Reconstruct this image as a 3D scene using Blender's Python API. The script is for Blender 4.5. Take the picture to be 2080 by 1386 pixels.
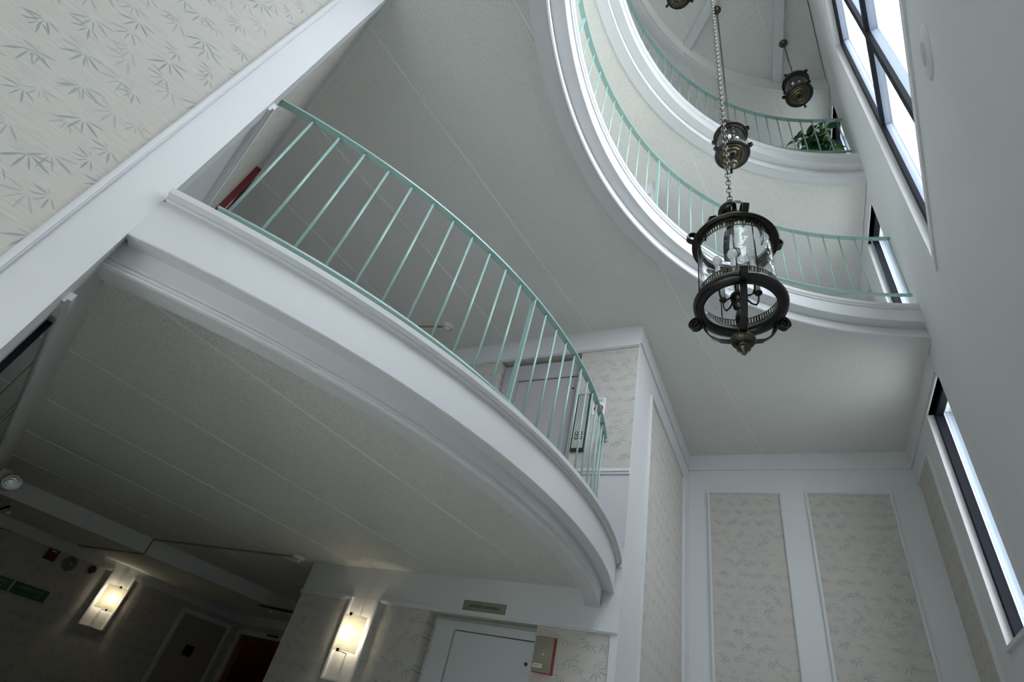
import bpy, bmesh, math, random
from mathutils import Vector, Matrix
random.seed(7)
R = math.radians
PI = math.pi
scene = bpy.context.scene
for o in list(bpy.data.objects):
    bpy.data.objects.remove(o)
COL = scene.collection
H0 = 1.45                     # eye height: everything below is measured from the lens, then lifted by this much

# ------------------------------------------------------------------ camera
cam_d = bpy.data.cameras.new('camera')
cam = bpy.data.objects.new('camera', cam_d)
COL.objects.link(cam)
cam_d.sensor_fit = 'HORIZONTAL'
cam_d.sensor_width = 36.0
cam_d.lens = 1049.536 / 2080 * 36.0
cam_d.clip_start = 0.05
_r = Vector((0.88999662, 0.40379089, 0.21179929))
_u = Vector((0.11790888, -0.65251581, 0.74854567))
_b = Vector((0.44045831, -0.6412301, -0.62834739))
cam.matrix_world = Matrix(((_r.x, _u.x, _b.x, 0), (_r.y, _u.y, _b.y, 0), (_r.z, _u.z, _b.z, 0), (0, 0, 0, 1)))
scene.camera = cam

# ------------------------------------------------------------------ world, exposure
W = bpy.data.worlds.new('overcast')
scene.world = W
W.use_nodes = True
bg = W.node_tree.nodes['Background']
bg.inputs[0].default_value = (0.90, 0.95, 1.0, 1)
bg.inputs[1].default_value = 5.4
vs = scene.view_settings
vs.view_transform = 'Standard'
vs.look = 'None'
vs.gamma = 1.0
vs.use_curve_mapping = False
vs.exposure = 0.76
scene.cycles.use_denoising = True
scene.cycles.max_bounces = 14
scene.cycles.diffuse_bounces = 10
scene.cycles.transparent_max_bounces = 16
scene.cycles.sample_clamp_indirect = 6.0

def area(name, loc, normal, up, sx, sy, portal=True, energy=1.0, color=(1, 1, 1)):
    d = bpy.data.lights.new(name, 'AREA')
    d.shape = 'RECTANGLE'
    d.size, d.size_y = sx, sy
    d.energy = energy
    d.color = color
    if portal:
        d.cycles.is_portal = True
    o = bpy.data.objects.new(name, d)
    COL.objects.link(o)
    z = -Vector(normal).normalized()
    y = Vector(up)
    x = y.cross(z).normalized()
    y = z.cross(x)
    o.matrix_world = Matrix(((x.x, y.x, z.x, loc[0]), (x.y, y.y, z.y, loc[1]), (x.z, y.z, z.z, loc[2]), (0, 0, 0, 1)))
    return o

def point(name, loc, energy, color, radius=0.03):
    d = bpy.data.lights.new(name, 'POINT')
    d.energy = energy
    d.color = color
    d.shadow_soft_size = radius
    o = bpy.data.objects.new(name, d)
    COL.objects.link(o)
    o.location = loc
    return o

# ------------------------------------------------------------------ geometry helpers
def pol(c, r, a):
    return (c[0] + r * math.cos(R(a)), c[1] + r * math.sin(R(a)))

class MB:
    def __init__(self):
        self.v, self.f, self.sm = [], [], []
    def add(self, vs_, fs_, smooth=False):
        n = len(self.v)
        self.v += [tuple(p) for p in vs_]
        for q in fs_:
            self.f.append([i + n for i in q])
            self.sm.append(smooth)
        return self
    def box(self, x0, x1, y0, y1, z0, z1):
        return self.add([(x0, y0, z0), (x1, y0, z0), (x1, y1, z0), (x0, y1, z0), (x0, y0, z1), (x1, y0, z1), (x1, y1, z1), (x0, y1, z1)],
                        [(0, 3, 2, 1), (4, 5, 6, 7), (0, 1, 5, 4), (1, 2, 6, 5), (2, 3, 7, 6), (3, 0, 4, 7)])
    def obox(self, c, ax, ay, az):
        c = Vector(c); ax = Vector(ax); ay = Vector(ay); az = Vector(az)
        p = [c + sx * ax + sy * ay + sz * az for sz in (-1, 1) for (sx, sy) in ((-1, -1), (1, -1), (1, 1), (-1, 1))]
        return self.add(p, [(0, 3, 2, 1), (4, 5, 6, 7), (0, 1, 5, 4), (1, 2, 6, 5), (2, 3, 7, 6), (3, 0, 4, 7)])
    def prism(self, poly, z0, z1):
        n = len(poly)
        vs_ = [(p[0], p[1], z0) for p in poly] + [(p[0], p[1], z1) for p in poly]
        fs_ = [tuple(range(n - 1, -1, -1)), tuple(range(n, 2 * n))] + [(i, (i + 1) % n, n + (i + 1) % n, n + i) for i in range(n)]
        return self.add(vs_, fs_)
    def lathe(self, prof, n=24, c=(0, 0, 0), smooth=True, closed=False):
        vs_, fs_ = [], []
        m = len(prof)
        for i in range(n):
            a = 2 * PI * i / n
            for (r, z) in prof:
                vs_.append((c[0] + r * math.cos(a), c[1] + r * math.sin(a), c[2] + z))
        for i in range(n):
            j = (i + 1) % n
            for k in range(m if closed else m - 1):
                l = (k + 1) % m
                fs_.append((i * m + k, j * m + k, j * m + l, i * m + l))
        return self.add(vs_, fs_, smooth)
    def arc(self, c, prof, a0, a1, n, smooth=False):
        """closed profile (r, z) swept along an arc about c, capped"""
        m = len(prof)
        vs_, fs_ = [], []
        for i in range(n + 1):
            a = R(a0 + (a1 - a0) * i / n)
            for (r, z) in prof:
                vs_.append((c[0] + r * math.cos(a), c[1] + r * math.sin(a), z))
        for i in range(n):
            for k in range(m):
                l = (k + 1) % m
                fs_.append((i * m + k, (i + 1) * m + k, (i + 1) * m + l, i * m + l))
        fs_.append(tuple(range(m - 1, -1, -1)))
        fs_.append(tuple(range(n * m, n * m + m)))
        return self.add(vs_, fs_, smooth)
    def tube(self, pts, r, n=8, closed=False, smooth=True, flat=None, up=None):
        """round tube, or a flat bar when flat=(half width, half thickness)"""
        pts = [Vector(p) for p in pts]
        m = len(pts)
        vs_, fs_ = [], []
        ref = Vector(up) if up else None
        prev = None
        for i, p in enumerate(pts):
            if closed:
                t = pts[(i + 1) % m] - pts[i - 1]
            else:
                t = pts[min(i + 1, m - 1)] - pts[max(i - 1, 0)]
            t.normalize()
            if ref is not None:
                s = ref.copy()
            elif prev is None:
                s = Vector((0, 0, 1)) if abs(t.z) < 0.9 else Vector((1, 0, 0))
            else:
                s = prev
            s = (s - t * s.dot(t))
            if s.length < 1e-6:
                s = t.orthogonal()
            s.normalize()
            prev = s
            w = t.cross(s)
            if flat:
                for (a, b) in ((-1, -1), (1, -1), (1, 1), (-1, 1)):
                    vs_.append(p + s * (flat[0] * a) + w * (flat[1] * b))
            else:
                for k in range(n):
                    a = 2 * PI * k / n
                    vs_.append(p + s * (r * math.cos(a)) + w * (r * math.sin(a)))
        q = 4 if flat else n
        for i in range(m if closed else m - 1):
            j = (i + 1) % m
            for k in range(q):
                l = (k + 1) % q
                fs_.append((i * q + k, i * q + l, j * q + l, j * q + k))
        if not closed:
            fs_.append(tuple(range(q - 1, -1, -1)))
            fs_.append(tuple(range((m - 1) * q, m * q)))
        return self.add(vs_, fs_, smooth and not flat)
    def ball(self, c, r, n=12, m=8, sz=1.0):
        prof = [(max(1e-5, r * math.sin(PI * k / m)), -r * sz * math.cos(PI * k / m)) for k in range(m + 1)]
        return self.lathe(prof, n, c)
    def build(self, name, mat, parent=None, loc=(0, 0, 0), rz=0.0, kind=None, off=(0, 0, 0), bevel=0):
        me = bpy.data.meshes.new(name)
        ox, oy, oz = off
        me.from_pydata([(p[0] - ox, p[1] - oy, p[2] - oz) for p in self.v], [], self.f)
        me.polygons.foreach_set('use_smooth', self.sm)
        bm = bmesh.new()
        bm.from_mesh(me)
        bmesh.ops.recalc_face_normals(bm, faces=bm.faces)
        bm.to_mesh(me)
        bm.free()
        if mat:
            me.materials.append(mat)
        o = bpy.data.objects.new(name, me)
        COL.objects.link(o)
        if parent:
            o.parent = parent
        o.location = loc
        o.rotation_euler = (0, 0, rz)
        if kind:
            o['kind'] = kind
        if bevel:
            b = o.modifiers.new('bevel', 'BEVEL')
            b.width = bevel
            b.segments = 2
            b.limit_method = 'ANGLE'
            b.angle_limit = R(40)
        return o

def tag(o, label=None, cat=None, group=None, kind=None):
    if label: o['label'] = label
    if cat: o['category'] = cat
    if group: o['group'] = group
    if kind: o['kind'] = kind
    return o

def empty(name, loc, rz=0.0, label=None, cat=None, group=None, kind=None):
    o = bpy.data.objects.new(name, None)
    o.empty_display_size = 0.1
    COL.objects.link(o)
    o.location = loc
    o.rotation_euler = (0, 0, rz)
    return tag(o, label, cat, group, kind)

def dup(o, parent=None):
    c = o.copy()
    COL.objects.link(c)
    if parent:
        c.parent = parent
    for ch in list(o.children):
        dup(ch, c)
    return c

def text(name, body, size, mat, parent, mtx, align='CENTER', extrude=0.0008, sx=1.0):
    cu = bpy.data.curves.new(name, 'FONT')
    cu.body = body
    cu.size = size
    cu.align_x = align
    cu.align_y = 'CENTER'
    cu.extrude = extrude
    cu.materials.append(mat)
    tmp = bpy.data.objects.new(name, cu)
    COL.objects.link(tmp)
    dg = bpy.context.evaluated_depsgraph_get()
    me = bpy.data.meshes.new_from_object(tmp.evaluated_get(dg))
    bpy.data.objects.remove(tmp)
    o = bpy.data.objects.new(name, me)
    COL.objects.link(o)
    o.parent = parent
    o.matrix_local = mtx @ Matrix.Diagonal((sx, 1, 1, 1))
    return o

# text standing on a wall whose local x runs along the wall and whose face looks to local -y (or +y when flip)
def on_wall(u, z, y, flip=False):
    if not flip:
        return Matrix.Translation((u, y, z)) @ Matrix.Rotation(R(90), 4, 'X')
    return Matrix.Translation((u, y, z)) @ Matrix.Rotation(R(180), 4, 'Z') @ Matrix.Rotation(R(90), 4, 'X')

# ------------------------------------------------------------------ materials
def new_mat(name):
    m = bpy.data.materials.new(name)
    m.use_nodes = True
    nt = m.node_tree
    b = nt.nodes['Principled BSDF']
    return m, nt, b

def paint(name, rgb, rough=0.5, bump=0.0, scale=60.0, var=0.03, metal=0.0, spec=0.5, vscale=1.2):
    m, nt, b = new_mat(name)
    b.inputs['Roughness'].default_value = rough
    b.inputs['Metallic'].default_value = metal
    b.inputs['Specular IOR Level'].default_value = spec
    tc = nt.nodes.new('ShaderNodeTexCoord')
    n = nt.nodes.new('ShaderNodeTexNoise')
    n.inputs['Scale'].default_value = vscale
    n.inputs['Detail'].default_value = 4
    nt.links.new(tc.outputs['Object'], n.inputs['Vector'])
    mr = nt.nodes.new('ShaderNodeMapRange')
    mr.inputs['From Min'].default_value = 0.3
    mr.inputs['From Max'].default_value = 0.7
    mr.inputs['To Min'].default_value = 1 - var
    mr.inputs['To Max'].default_value = 1 + var
    nt.links.new(n.outputs['Fac'], mr.inputs['Value'])
    mx = nt.nodes.new('ShaderNodeVectorMath')
    mx.operation = 'SCALE'
    mx.inputs[0].default_value = rgb
    nt.links.new(mr.outputs['Result'], mx.inputs['Scale'])
    nt.links.new(mx.outputs['Vector'], b.inputs['Base Color'])
    if bump:
        n2 = nt.nodes.new('ShaderNodeTexNoise')
        n2.inputs['Scale'].default_value = scale
        n2.inputs['Detail'].default_value = 3
        nt.links.new(tc.outputs['Object'], n2.inputs['Vector'])
        bp = nt.nodes.new('ShaderNodeBump')
        bp.inputs['Strength'].default_value = bump
        bp.inputs['Distance'].default_value = 0.004
        nt.links.new(n2.outputs['Fac'], bp.inputs['Height'])
        nt.links.new(bp.outputs['Normal'], b.inputs['Normal'])
    return m

def emis(name, rgb, s):
    m, nt, b = new_mat(name)
    b.inputs['Base Color'].default_value = (*rgb, 1)
    b.inputs['Emission Color'].default_value = (*rgb, 1)
    b.inputs['Emission Strength'].default_value = s
    return m

def glass_mat(name, tint=(1, 1, 1), rough=0.0, fres=1.45, wave=0.0):
    m, nt, b = new_mat(name)
    nt.nodes.remove(b)
    out = nt.nodes['Material Output']
    tr = nt.nodes.new('ShaderNodeBsdfTransparent')
    tr.inputs[0].default_value = (*tint, 1)
    gl = nt.nodes.new('ShaderNodeBsdfGlossy')
    gl.inputs['Roughness'].default_value = rough
    fr = nt.nodes.new('ShaderNodeFresnel')
    ge = nt.nodes.new('ShaderNodeNewGeometry')
    io = nt.nodes.new('ShaderNodeMapRange')          # same reflectance on both faces of a thin pane
    io.inputs['To Min'].default_value = fres
    io.inputs['To Max'].default_value = 1 / fres
    nt.links.new(ge.outputs['Backfacing'], io.inputs['Value'])
    nt.links.new(io.outputs['Result'], fr.inputs['IOR'])
    mx = nt.nodes.new('ShaderNodeMixShader')
    nt.links.new(fr.outputs[0], mx.inputs[0])
    nt.links.new(tr.outputs[0], mx.inputs[1])
    nt.links.new(gl.outputs[0], mx.inputs[2])
    nt.links.new(mx.outputs[0], out.inputs['Surface'])
    if wave:
        tc = nt.nodes.new('ShaderNodeTexCoord')
        n = nt.nodes.new('ShaderNodeTexNoise')
        n.inputs['Scale'].default_value = 22
        n.inputs['Detail'].default_value = 2
        bp = nt.nodes.new('ShaderNodeBump')
        bp.inputs['Strength'].default_value = wave
        bp.inputs['Distance'].default_value = 0.01
        nt.links.new(tc.outputs['Object'], n.inputs['Vector'])
        nt.links.new(n.outputs['Fac'], bp.inputs['Height'])
        nt.links.new(bp.outputs['Normal'], gl.inputs['Normal'])
        nt.links.new(bp.outputs['Normal'], fr.inputs['Normal'])
    return m

def ceiling_mat(name, rgb):
    m = paint(name, rgb, 0.9, 0.3, 130.0, 0.02, spec=0.2)
    nt = m.node_tree
    b = nt.nodes['Principled BSDF']
    src = b.inputs['Base Color'].links[0].from_socket
    tc = nt.nodes.new('ShaderNodeTexCoord')
    n = nt.nodes.new('ShaderNodeTexNoise')
    n.inputs['Scale'].default_value = 110
    n.inputs['Detail'].default_value = 2
    nt.links.new(tc.outputs['Object'], n.inputs['Vector'])
    mr = nt.nodes.new('ShaderNodeMapRange')
    mr.inputs['From Min'].default_value = 0.35
    mr.inputs['From Max'].default_value = 0.68
    mr.inputs['To Min'].default_value = 0.86
    mr.inputs['To Max'].default_value = 1.10
    nt.links.new(n.outputs['Fac'], mr.inputs['Value'])
    mx = nt.nodes.new('ShaderNodeVectorMath')
    mx.operation = 'SCALE'
    nt.links.new(src, mx.inputs[0])
    nt.links.new(mr.outputs['Result'], mx.inputs['Scale'])
    nt.links.new(mx.outputs['Vector'], b.inputs['Base Color'])
    return m

def wallpaper(name, base=(0.475, 0.452, 0.415), leaf=(0.215, 0.26, 0.262)):
    """grasscloth with bamboo sprigs: x along the wall and z up, in metres, from object coordinates"""
    m, nt, b = new_mat(name)
    N, L = nt.nodes, nt.links
    b.inputs['Roughness'].default_value = 0.75
    b.inputs['Specular IOR Level'].default_value = 0.25
    def mth(op, a=None, c=None, d=None, clamp=False):
        n = N.new('ShaderNodeMath')
        n.operation = op
        n.use_clamp = clamp
        for i, q in enumerate((a, c, d)):
            if q is None: continue
            if isinstance(q, (int, float)):
                n.inputs[i].default_value = q
            else:
                L.new(q, n.inputs[i])
        return n.outputs[0]
    tc = N.new('ShaderNodeTexCoord')
    sp = N.new('ShaderNodeSeparateXYZ')
    L.new(tc.outputs['Object'], sp.inputs[0])
    X, Z = sp.outputs['X'], sp.outputs['Z']
    total = None
    fans = [(-158, .085, 190), (-122, .080, 210), (-88, .070, 230), (-52, .086, 190), (-18, .074, 200), (165, .05, 250)]
    for (cw, ch, ox, oz, seed) in ((0.180, 0.135, 0.0, 0.0, 1.7), (0.155, 0.165, 0.09, 0.06, 5.3)):
        zz = mth('DIVIDE', mth('ADD', Z, oz + 40 * ch), ch)
        row = mth('FLOOR', zz)
        shift = mth('MULTIPLY', mth('MODULO', row, 2.0), 0.5)
        xx = mth('ADD', mth('DIVIDE', mth('ADD', X, ox + 60 * cw), cw), shift)
        col = mth('FLOOR', xx)
        cb = N.new('ShaderNodeCombineXYZ')
        L.new(mth('MODULO', col, 5.0), cb.inputs[0])
        L.new(mth('MODULO', row, 6.0), cb.inputs[1])
        cb.inputs[2].default_value = seed
        wn = N.new('ShaderNodeTexWhiteNoise')
        L.new(cb.outputs[0], wn.inputs['Vector'])
        ws = N.new('ShaderNodeSeparateXYZ')
        L.new(wn.outputs['Color'], ws.inputs[0])
        # local coordinates of the sprig, jittered and mirrored
        lx = mth('MULTIPLY', mth('SUBTRACT', mth('FRACT', xx), mth('MULTIPLY_ADD', ws.outputs[0], 0.2, 0.4)), cw)
        lz = mth('MULTIPLY', mth('SUBTRACT', mth('FRACT', zz), mth('MULTIPLY_ADD', ws.outputs[1], 0.12, 0.62)), ch)
        side = mth('SUBTRACT', mth('MULTIPLY', mth('GREATER_THAN', ws.outputs[2], 0.5), 2.0), 1.0)
        lx = mth('MULTIPLY', lx, side)
        sc = mth('MULTIPLY_ADD', ws.outputs[0], 0.5, 0.95)
        p = N.new('ShaderNodeCombineXYZ')
        L.new(mth('MULTIPLY', lx, sc), p.inputs[0])
        L.new(mth('MULTIPLY', lz, sc), p.inputs[1])
        rot = N.new('ShaderNodeVectorRotate')
        rot.rotation_type = 'Z_AXIS'
        L.new(p.outputs[0], rot.inputs['Vector'])
        L.new(mth('MULTIPLY_ADD', wn.outputs['Value'], 1.3, -0.65), rot.inputs['Angle'])
        best = None
        for (ang, ln, k) in fans:
            c, s = math.cos(R(ang)), math.sin(R(ang))
            d1 = N.new('ShaderNodeVectorMath'); d1.operation = 'DOT_PRODUCT'; d1.inputs[1].default_value = (c, s, 0)
            d2 = N.new('ShaderNodeVectorMath'); d2.operation = 'DOT_PRODUCT'; d2.inputs[1].default_value = (-s, c, 0)
            L.new(rot.outputs[0], d1.inputs[0]); L.new(rot.outputs[0], d2.inputs[0])
            u = mth('SUBTRACT', d1.outputs['Value'], 0.008)
            hw = mth('MULTIPLY', mth('MULTIPLY', u, mth('SUBTRACT', ln, u)), 3.0)
            mm = mth('SUBTRACT', hw, mth('ABSOLUTE', d2.outputs['Value']))
            best = mm if best is None else mth('MAXIMUM', best, mm)
        msk = mth('MULTIPLY', best, 900.0, clamp=True)
        pres = mth('MULTIPLY', mth('GREATER_THAN', ws.outputs[1], 0.12), mth('MULTIPLY_ADD', ws.outputs[2], 0.55, 0.32))
        msk = mth('MULTIPLY', msk, pres)
        total = msk if total is None else mth('MAXIMUM', total, msk)
    # horizontal grass threads
    mp = N.new('ShaderNodeMapping')
    mp.inputs['Scale'].default_value = (9, 9, 330)
    L.new(tc.outputs['Object'], mp.inputs[0])
    nz = N.new('ShaderNodeTexNoise')
    nz.inputs['Scale'].default_value = 1.0
    nz.inputs['Detail'].default_value = 4
    L.new(mp.outputs[0], nz.inputs['Vector'])
    th = N.new('ShaderNodeMapRange')
    th.inputs['From Min'].default_value = 0.3
    th.inputs['From Max'].default_value = 0.7
    th.inputs['To Min'].default_value = 0.86
    th.inputs['To Max'].default_value = 1.1
    L.new(nz.outputs['Fac'], th.inputs['Value'])
    nb = N.new('ShaderNodeTexNoise')
    nb.inputs['Scale'].default_value = 2.5
    nb.inputs['Detail'].default_value = 3
    L.new(tc.outputs['Object'], nb.inputs['Vector'])
    hue = N.new('ShaderNodeMix'); hue.data_type = 'RGBA'
    hue.inputs[6].default_value = (base[0] * 1.03, base[1] * 0.985, base[2] * 0.97, 1)
    hue.inputs[7].default_value = (base[0] * 0.96, base[1] * 1.01, base[2] * 1.02, 1)
    L.new(nb.outputs['Fac'], hue.inputs[0])
    mx = N.new('ShaderNodeMix'); mx.data_type = 'RGBA'
    L.new(total, mx.inputs[0])
    L.new(hue.outputs[2], mx.inputs[6])
    mx.inputs[7].default_value = (*leaf, 1)
    fin = N.new('ShaderNodeVectorMath'); fin.operation = 'SCALE'
    L.new(mx.outputs[2], fin.inputs[0])
    L.new(th.outputs['Result'], fin.inputs['Scale'])
    L.new(fin.outputs['Vector'], b.inputs['Base Color'])
    bp = N.new('ShaderNodeBump')
    bp.inputs['Strength'].default_value = 0.25
    bp.inputs['Distance'].default_value = 0.002
    L.new(nz.outputs['Fac'], bp.inputs['Height'])
    L.new(bp.outputs['Normal'], b.inputs['Normal'])
    return m

M = {}
M['white'] = paint('white_trim_paint', (0.58, 0.585, 0.592), 0.4, 0.04, 30, 0.02)
M['wall'] = paint('pale_wall_paint', (0.63, 0.635, 0.64), 0.6, 0.05, 90, 0.02, spec=0.3)
M['lav'] = paint('lavender_grey_paint', (0.50, 0.492, 0.503), 0.5, 0.03, 60, 0.02)
M['ceil'] = ceiling_mat('stippled_ceiling', (0.63, 0.632, 0.60))
M['joint'] = paint('ceiling_joint', (0.72, 0.72, 0.69), 0.9, 0, 60, 0.02)
M['paper'] = wallpaper('bamboo_wallpaper')
M['teal'] = paint('teal_rail_paint', (0.28, 0.42, 0.385), 0.26, 0.03, 40, 0.06)
M['iron'] = paint('dark_bronze', (0.012, 0.0115, 0.0105), 0.22, 0.05, 60, 0.25, metal=0.25, vscale=18)
M['brass'] = paint('aged_brass', (0.10, 0.088, 0.06), 0.28, 0.05, 60, 0.3, metal=0.9, vscale=20)
M['chain'] = paint('chain_metal', (0.12, 0.11, 0.095), 0.35, 0, 60, 0.2, metal=0.8, vscale=25)
M['plaque'] = paint('bronze_plaque', (0.30, 0.285, 0.22), 0.42, 0, 60, 0.15, metal=0.6, vscale=6)
M['darkred'] = paint('dark_red_frame', (0.10, 0.008, 0.012), 0.35, 0, 60, 0.05)
M['lavdoor'] = paint('lavender_door_paint', (0.36, 0.345, 0.365), 0.45, 0.03, 60, 0.02)
M['doorgrey'] = paint('elevator_door_paint', (0.49, 0.515, 0.51), 0.5, 0.03, 60, 0.02)
M['steel'] = paint('brushed_steel', (0.50, 0.50, 0.47), 0.42, 0.0, 60, 0.06, metal=0.55)
M['frame'] = paint('dark_navy_frame', (0.006, 0.007, 0.012), 0.6, 0.0, 60, 0.1, spec=0.12)
M['alu'] = paint('grey_blue_aluminium', (0.22, 0.26, 0.33), 0.45, 0.1, 90, 0.05)
M['black'] = paint('black_plastic', (0.02, 0.02, 0.02), 0.35)
M['red'] = paint('fire_red', (0.30, 0.012, 0.018), 0.35, 0, 60, 0.05)
M['green'] = paint('sign_green', (0.014, 0.105, 0.065), 0.4)
M['signtext'] = paint('sign_letters', (0.26, 0.29, 0.26), 0.5)
M['carpet'] = paint('carpet_floor', (0.22, 0.21, 0.19), 0.95, 0.3, 300, 0.1)
M['tile'] = paint('stone_floor', (0.74, 0.72, 0.67), 0.35, 0.02, 20, 0.06)
M['wood'] = paint('brown_door', (0.13, 0.07, 0.04), 0.4, 0.05, 20, 0.2)
M['greydoor'] = paint('grey_door_paint', (0.34, 0.33, 0.31), 0.5)
M['ivory'] = paint('ivory_plastic', (0.62, 0.60, 0.54), 0.4)
M['olive'] = paint('olive_conduit', (0.25, 0.235, 0.15), 0.5)
M['winglass'] = glass_mat('window_glass', (0.97, 0.99, 1.0))
M['lampglass'] = glass_mat('lantern_glass', (0.95, 0.97, 0.99), 0.0, 1.62, 0.5)
M['darkglass'] = glass_mat('tinted_door_glass', (0.30, 0.22, 0.16))
M['bulb'] = paint('frosted_bulb', (0.75, 0.76, 0.78), 0.25)
M['candle'] = paint('candle_sleeve', (0.72, 0.72, 0.74), 0.35)
M['leaf'] = paint('ficus_leaf', (0.028, 0.085, 0.022), 0.35, 0, 60, 0.35, vscale=9)
M['leaf2'] = paint('ficus_leaf_light', (0.10, 0.26, 0.05), 0.35, 0, 60, 0.3, vscale=9)
M['stem'] = paint('plant_stem', (0.10, 0.07, 0.045), 0.8)
M['pot'] = paint('dark_planter', (0.03, 0.035, 0.05), 0.4)
M['glow_red'] = emis('red_sign_light', (1.0, 0.08, 0.03), 1.4)
M['ink'] = paint('black_ink', (0.015, 0.015, 0.015), 0.6)
M['page'] = paint('white_paper', (0.72, 0.72, 0.72), 0.7)
M['concrete'] = paint('outside_ground', (0.42, 0.42, 0.40), 0.9)
mir, _nt, _b = new_mat('dark_mirror')
_b.inputs['Base Color'].default_value = (0.40, 0.47, 0.45, 1)
_b.inputs['Metallic'].default_value = 1.0
_b.inputs['Roughness'].default_value = 0.02
M['mirror'] = mir
fg, _nt, _b = new_mat('frosted_sconce_glass')
_nt.nodes.remove(_b)
_tr = _nt.nodes.new('ShaderNodeBsdfTranslucent'); _tr.inputs[0].default_value = (0.95, 0.93, 0.84, 1)
_df = _nt.nodes.new('ShaderNodeBsdfDiffuse'); _df.inputs[0].default_value = (0.72, 0.71, 0.66, 1)
_mx = _nt.nodes.new('ShaderNodeMixShader'); _mx.inputs[0].default_value = 0.45
_nt.links.new(_tr.outputs[0], _mx.inputs[1]); _nt.links.new(_df.outputs[0], _mx.inputs[2])
_nt.links.new(_mx.outputs[0], _nt.nodes['Material Output'].inputs['Surface'])
M['sconce'] = fg

# ------------------------------------------------------------------ plan of the building
C0 = (2.13, 1.71)            # centre of the round opening on the upper floors
C2 = (-5.72, 3.20)           # centre of the bowed balcony of the second floor
P_M = (-2.165, 0.40)          # free corner of the left wall
AZ_M, AZ_L, AZ_S = 70.7, 160.7, 80.4
L1 = (1.471, 5.103)
L0 = (1.478, 5.27)
BK = 7.265
CX = -1.275
EWY = 4.31
EWX = -4.66
FL = -H0
Z1, Z2, Z3, Z4 = 1.27, 4.19, 7.17, 10.06
def Ly(x): return P_M[1] - 0.3502 * (x - P_M[0])
def Mx(y): return P_M[0] + (y - P_M[1]) * 0.3502
def Ax(y): return L1[0] + (y - L1[1]) * math.tan(R(90 - AZ_S))
SOUTH = -2.9

def arc_pts(c, r, a0, a1, n):
    return [pol(c, r, a0 + (a1 - a0) * i / n) for i in range(n + 1)]

A_N = 101.0
A_S = 239.5

def seam_ceiling(name, poly, z, x_ref, y_ref, pitch, slab_top, mat=None, az=AZ_S, lay=0.006, kmin=None):
    """slab over a ceiling of long panels (separate pieces) divided by V joints running along az"""
    root = MB().prism(poly, z + lay, slab_top).build(name, M['joint'], kind='structure')
    d = Vector((math.cos(R(az)), math.sin(R(az)), 0))
    nrm = Vector((-d.y, d.x, 0))
    base = Vector((x_ref, y_ref, 0)).dot(nrm)
    pn = pitch * math.sin(R(az))
    ts = [Vector((p[0], p[1], 0)).dot(nrm) for p in poly]
    k0 = math.floor((min(ts) - base) / pn)
    k1 = math.ceil((max(ts) - base) / pn)
    g, ch = 0.009, 0.004
    st = [(Vector((p[0], p[1], 0)).dot(d), Vector((p[0], p[1], 0)).dot(nrm)) for p in poly]
    n = len(st)
    for k in range(k0 if kmin is None else kmin, k1):
        lo, hi = base + k * pn + g, base + (k + 1) * pn - g
        if k == kmin:
            lo -= 20.0
        cuts = sorted(set([lo, lo + ch, hi - ch, hi] + [t for (_, t) in st if lo < t < hi]))
        cuts = [t for q, t in enumerate(cuts) if q == 0 or t - cuts[q - 1] > 1e-5]
        bm = bmesh.new()
        def vert(s_, t, top):
            p = d * s_ + nrm * t
            zz = z + lay if top else z + max(0.0, ch - (t - lo), ch - (hi - t))
            return bm.verts.new((p.x, p.y, zz))
        for q in range(len(cuts) - 1):
            ta, tb = cuts[q], cuts[q + 1]
            tm = (ta + tb) / 2
            xs_ = []
            for e in range(n):
                (s0, t0), (s1, t1) = st[e], st[(e + 1) % n]
                if (t0 - tm) * (t1 - tm) < 0:
                    f = lambda t: s0 + (s1 - s0) * (t - t0) / (t1 - t0)
                    xs_.append((f(tm), f(ta), f(tb)))
            xs_.sort()
            for w in range(0, len(xs_) - 1, 2):
                (_, a0, a1), (_, b0, b1) = xs_[w], xs_[w + 1]
                for top in (False, True):
                    bm.faces.new([vert(a0, ta, top), vert(b0, ta, top), vert(b1, tb, top), vert(a1, tb, top)])
                for (t, p0, p1) in ((ta, a0, b0), (tb, a1, b1)):
                    if t in (lo, hi):
                        bm.faces.new([vert(p0, t, False), vert(p1, t, False), vert(p1, t, True), vert(p0, t, True)])
        if not bm.faces:
            bm.free(); continue
        bmesh.ops.remove_doubles(bm, verts=bm.verts[:], dist=1e-5)
        bmesh.ops.recalc_face_normals(bm, faces=bm.faces)
        me = bpy.data.meshes.new('panel')
        bm.to_mesh(me)
        bm.free()
        me.materials.append(mat or M['ceil'])
        o = bpy.data.objects.new('panel', me)
        COL.objects.link(o)
        o.parent = root
    return root

# ------------------------------------------------------------------ floors and ceilings
bow = arc_pts(C2, 4.36, -38.2, 14.75, 30)
bow[0] = (P_M[0] - 0.12, P_M[1] + 0.05)
bow[-1] = (bow[-1][0], EWY - 0.001)
poly_g = bow + [(EWX, EWY - 0.001), (EWX - 0.001, 6.9), (-6.71, 6.9), (-7.49, Ly(-7.49)), (-2.40, Ly(-2.40))]
c1 = seam_ceiling('ceiling', poly_g, Z1, -1.891, 4.33, 1.05, 1.46)
# dropped soffit over the entrance lobby
poly_d = [(-6.71, 6.9), (-8.6, 6.9), (-8.76, Ly(-8.76)), (-7.49, Ly(-7.49))]
MB().prism(poly_d, 1.085, 1.46).build('ceiling', M['ceil'], kind='structure')
b = Vector((-6.71 + 7.49, 6.9 - Ly(-7.49), 0))
MB().prism([(-6.71, 6.9), (-7.49, Ly(-7.49)), (-7.478, Ly(-7.478) + 0.0), (-6.698, 6.9)], 1.085, 1.27).build('trim_1', M['wall'], kind='structure')

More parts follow.
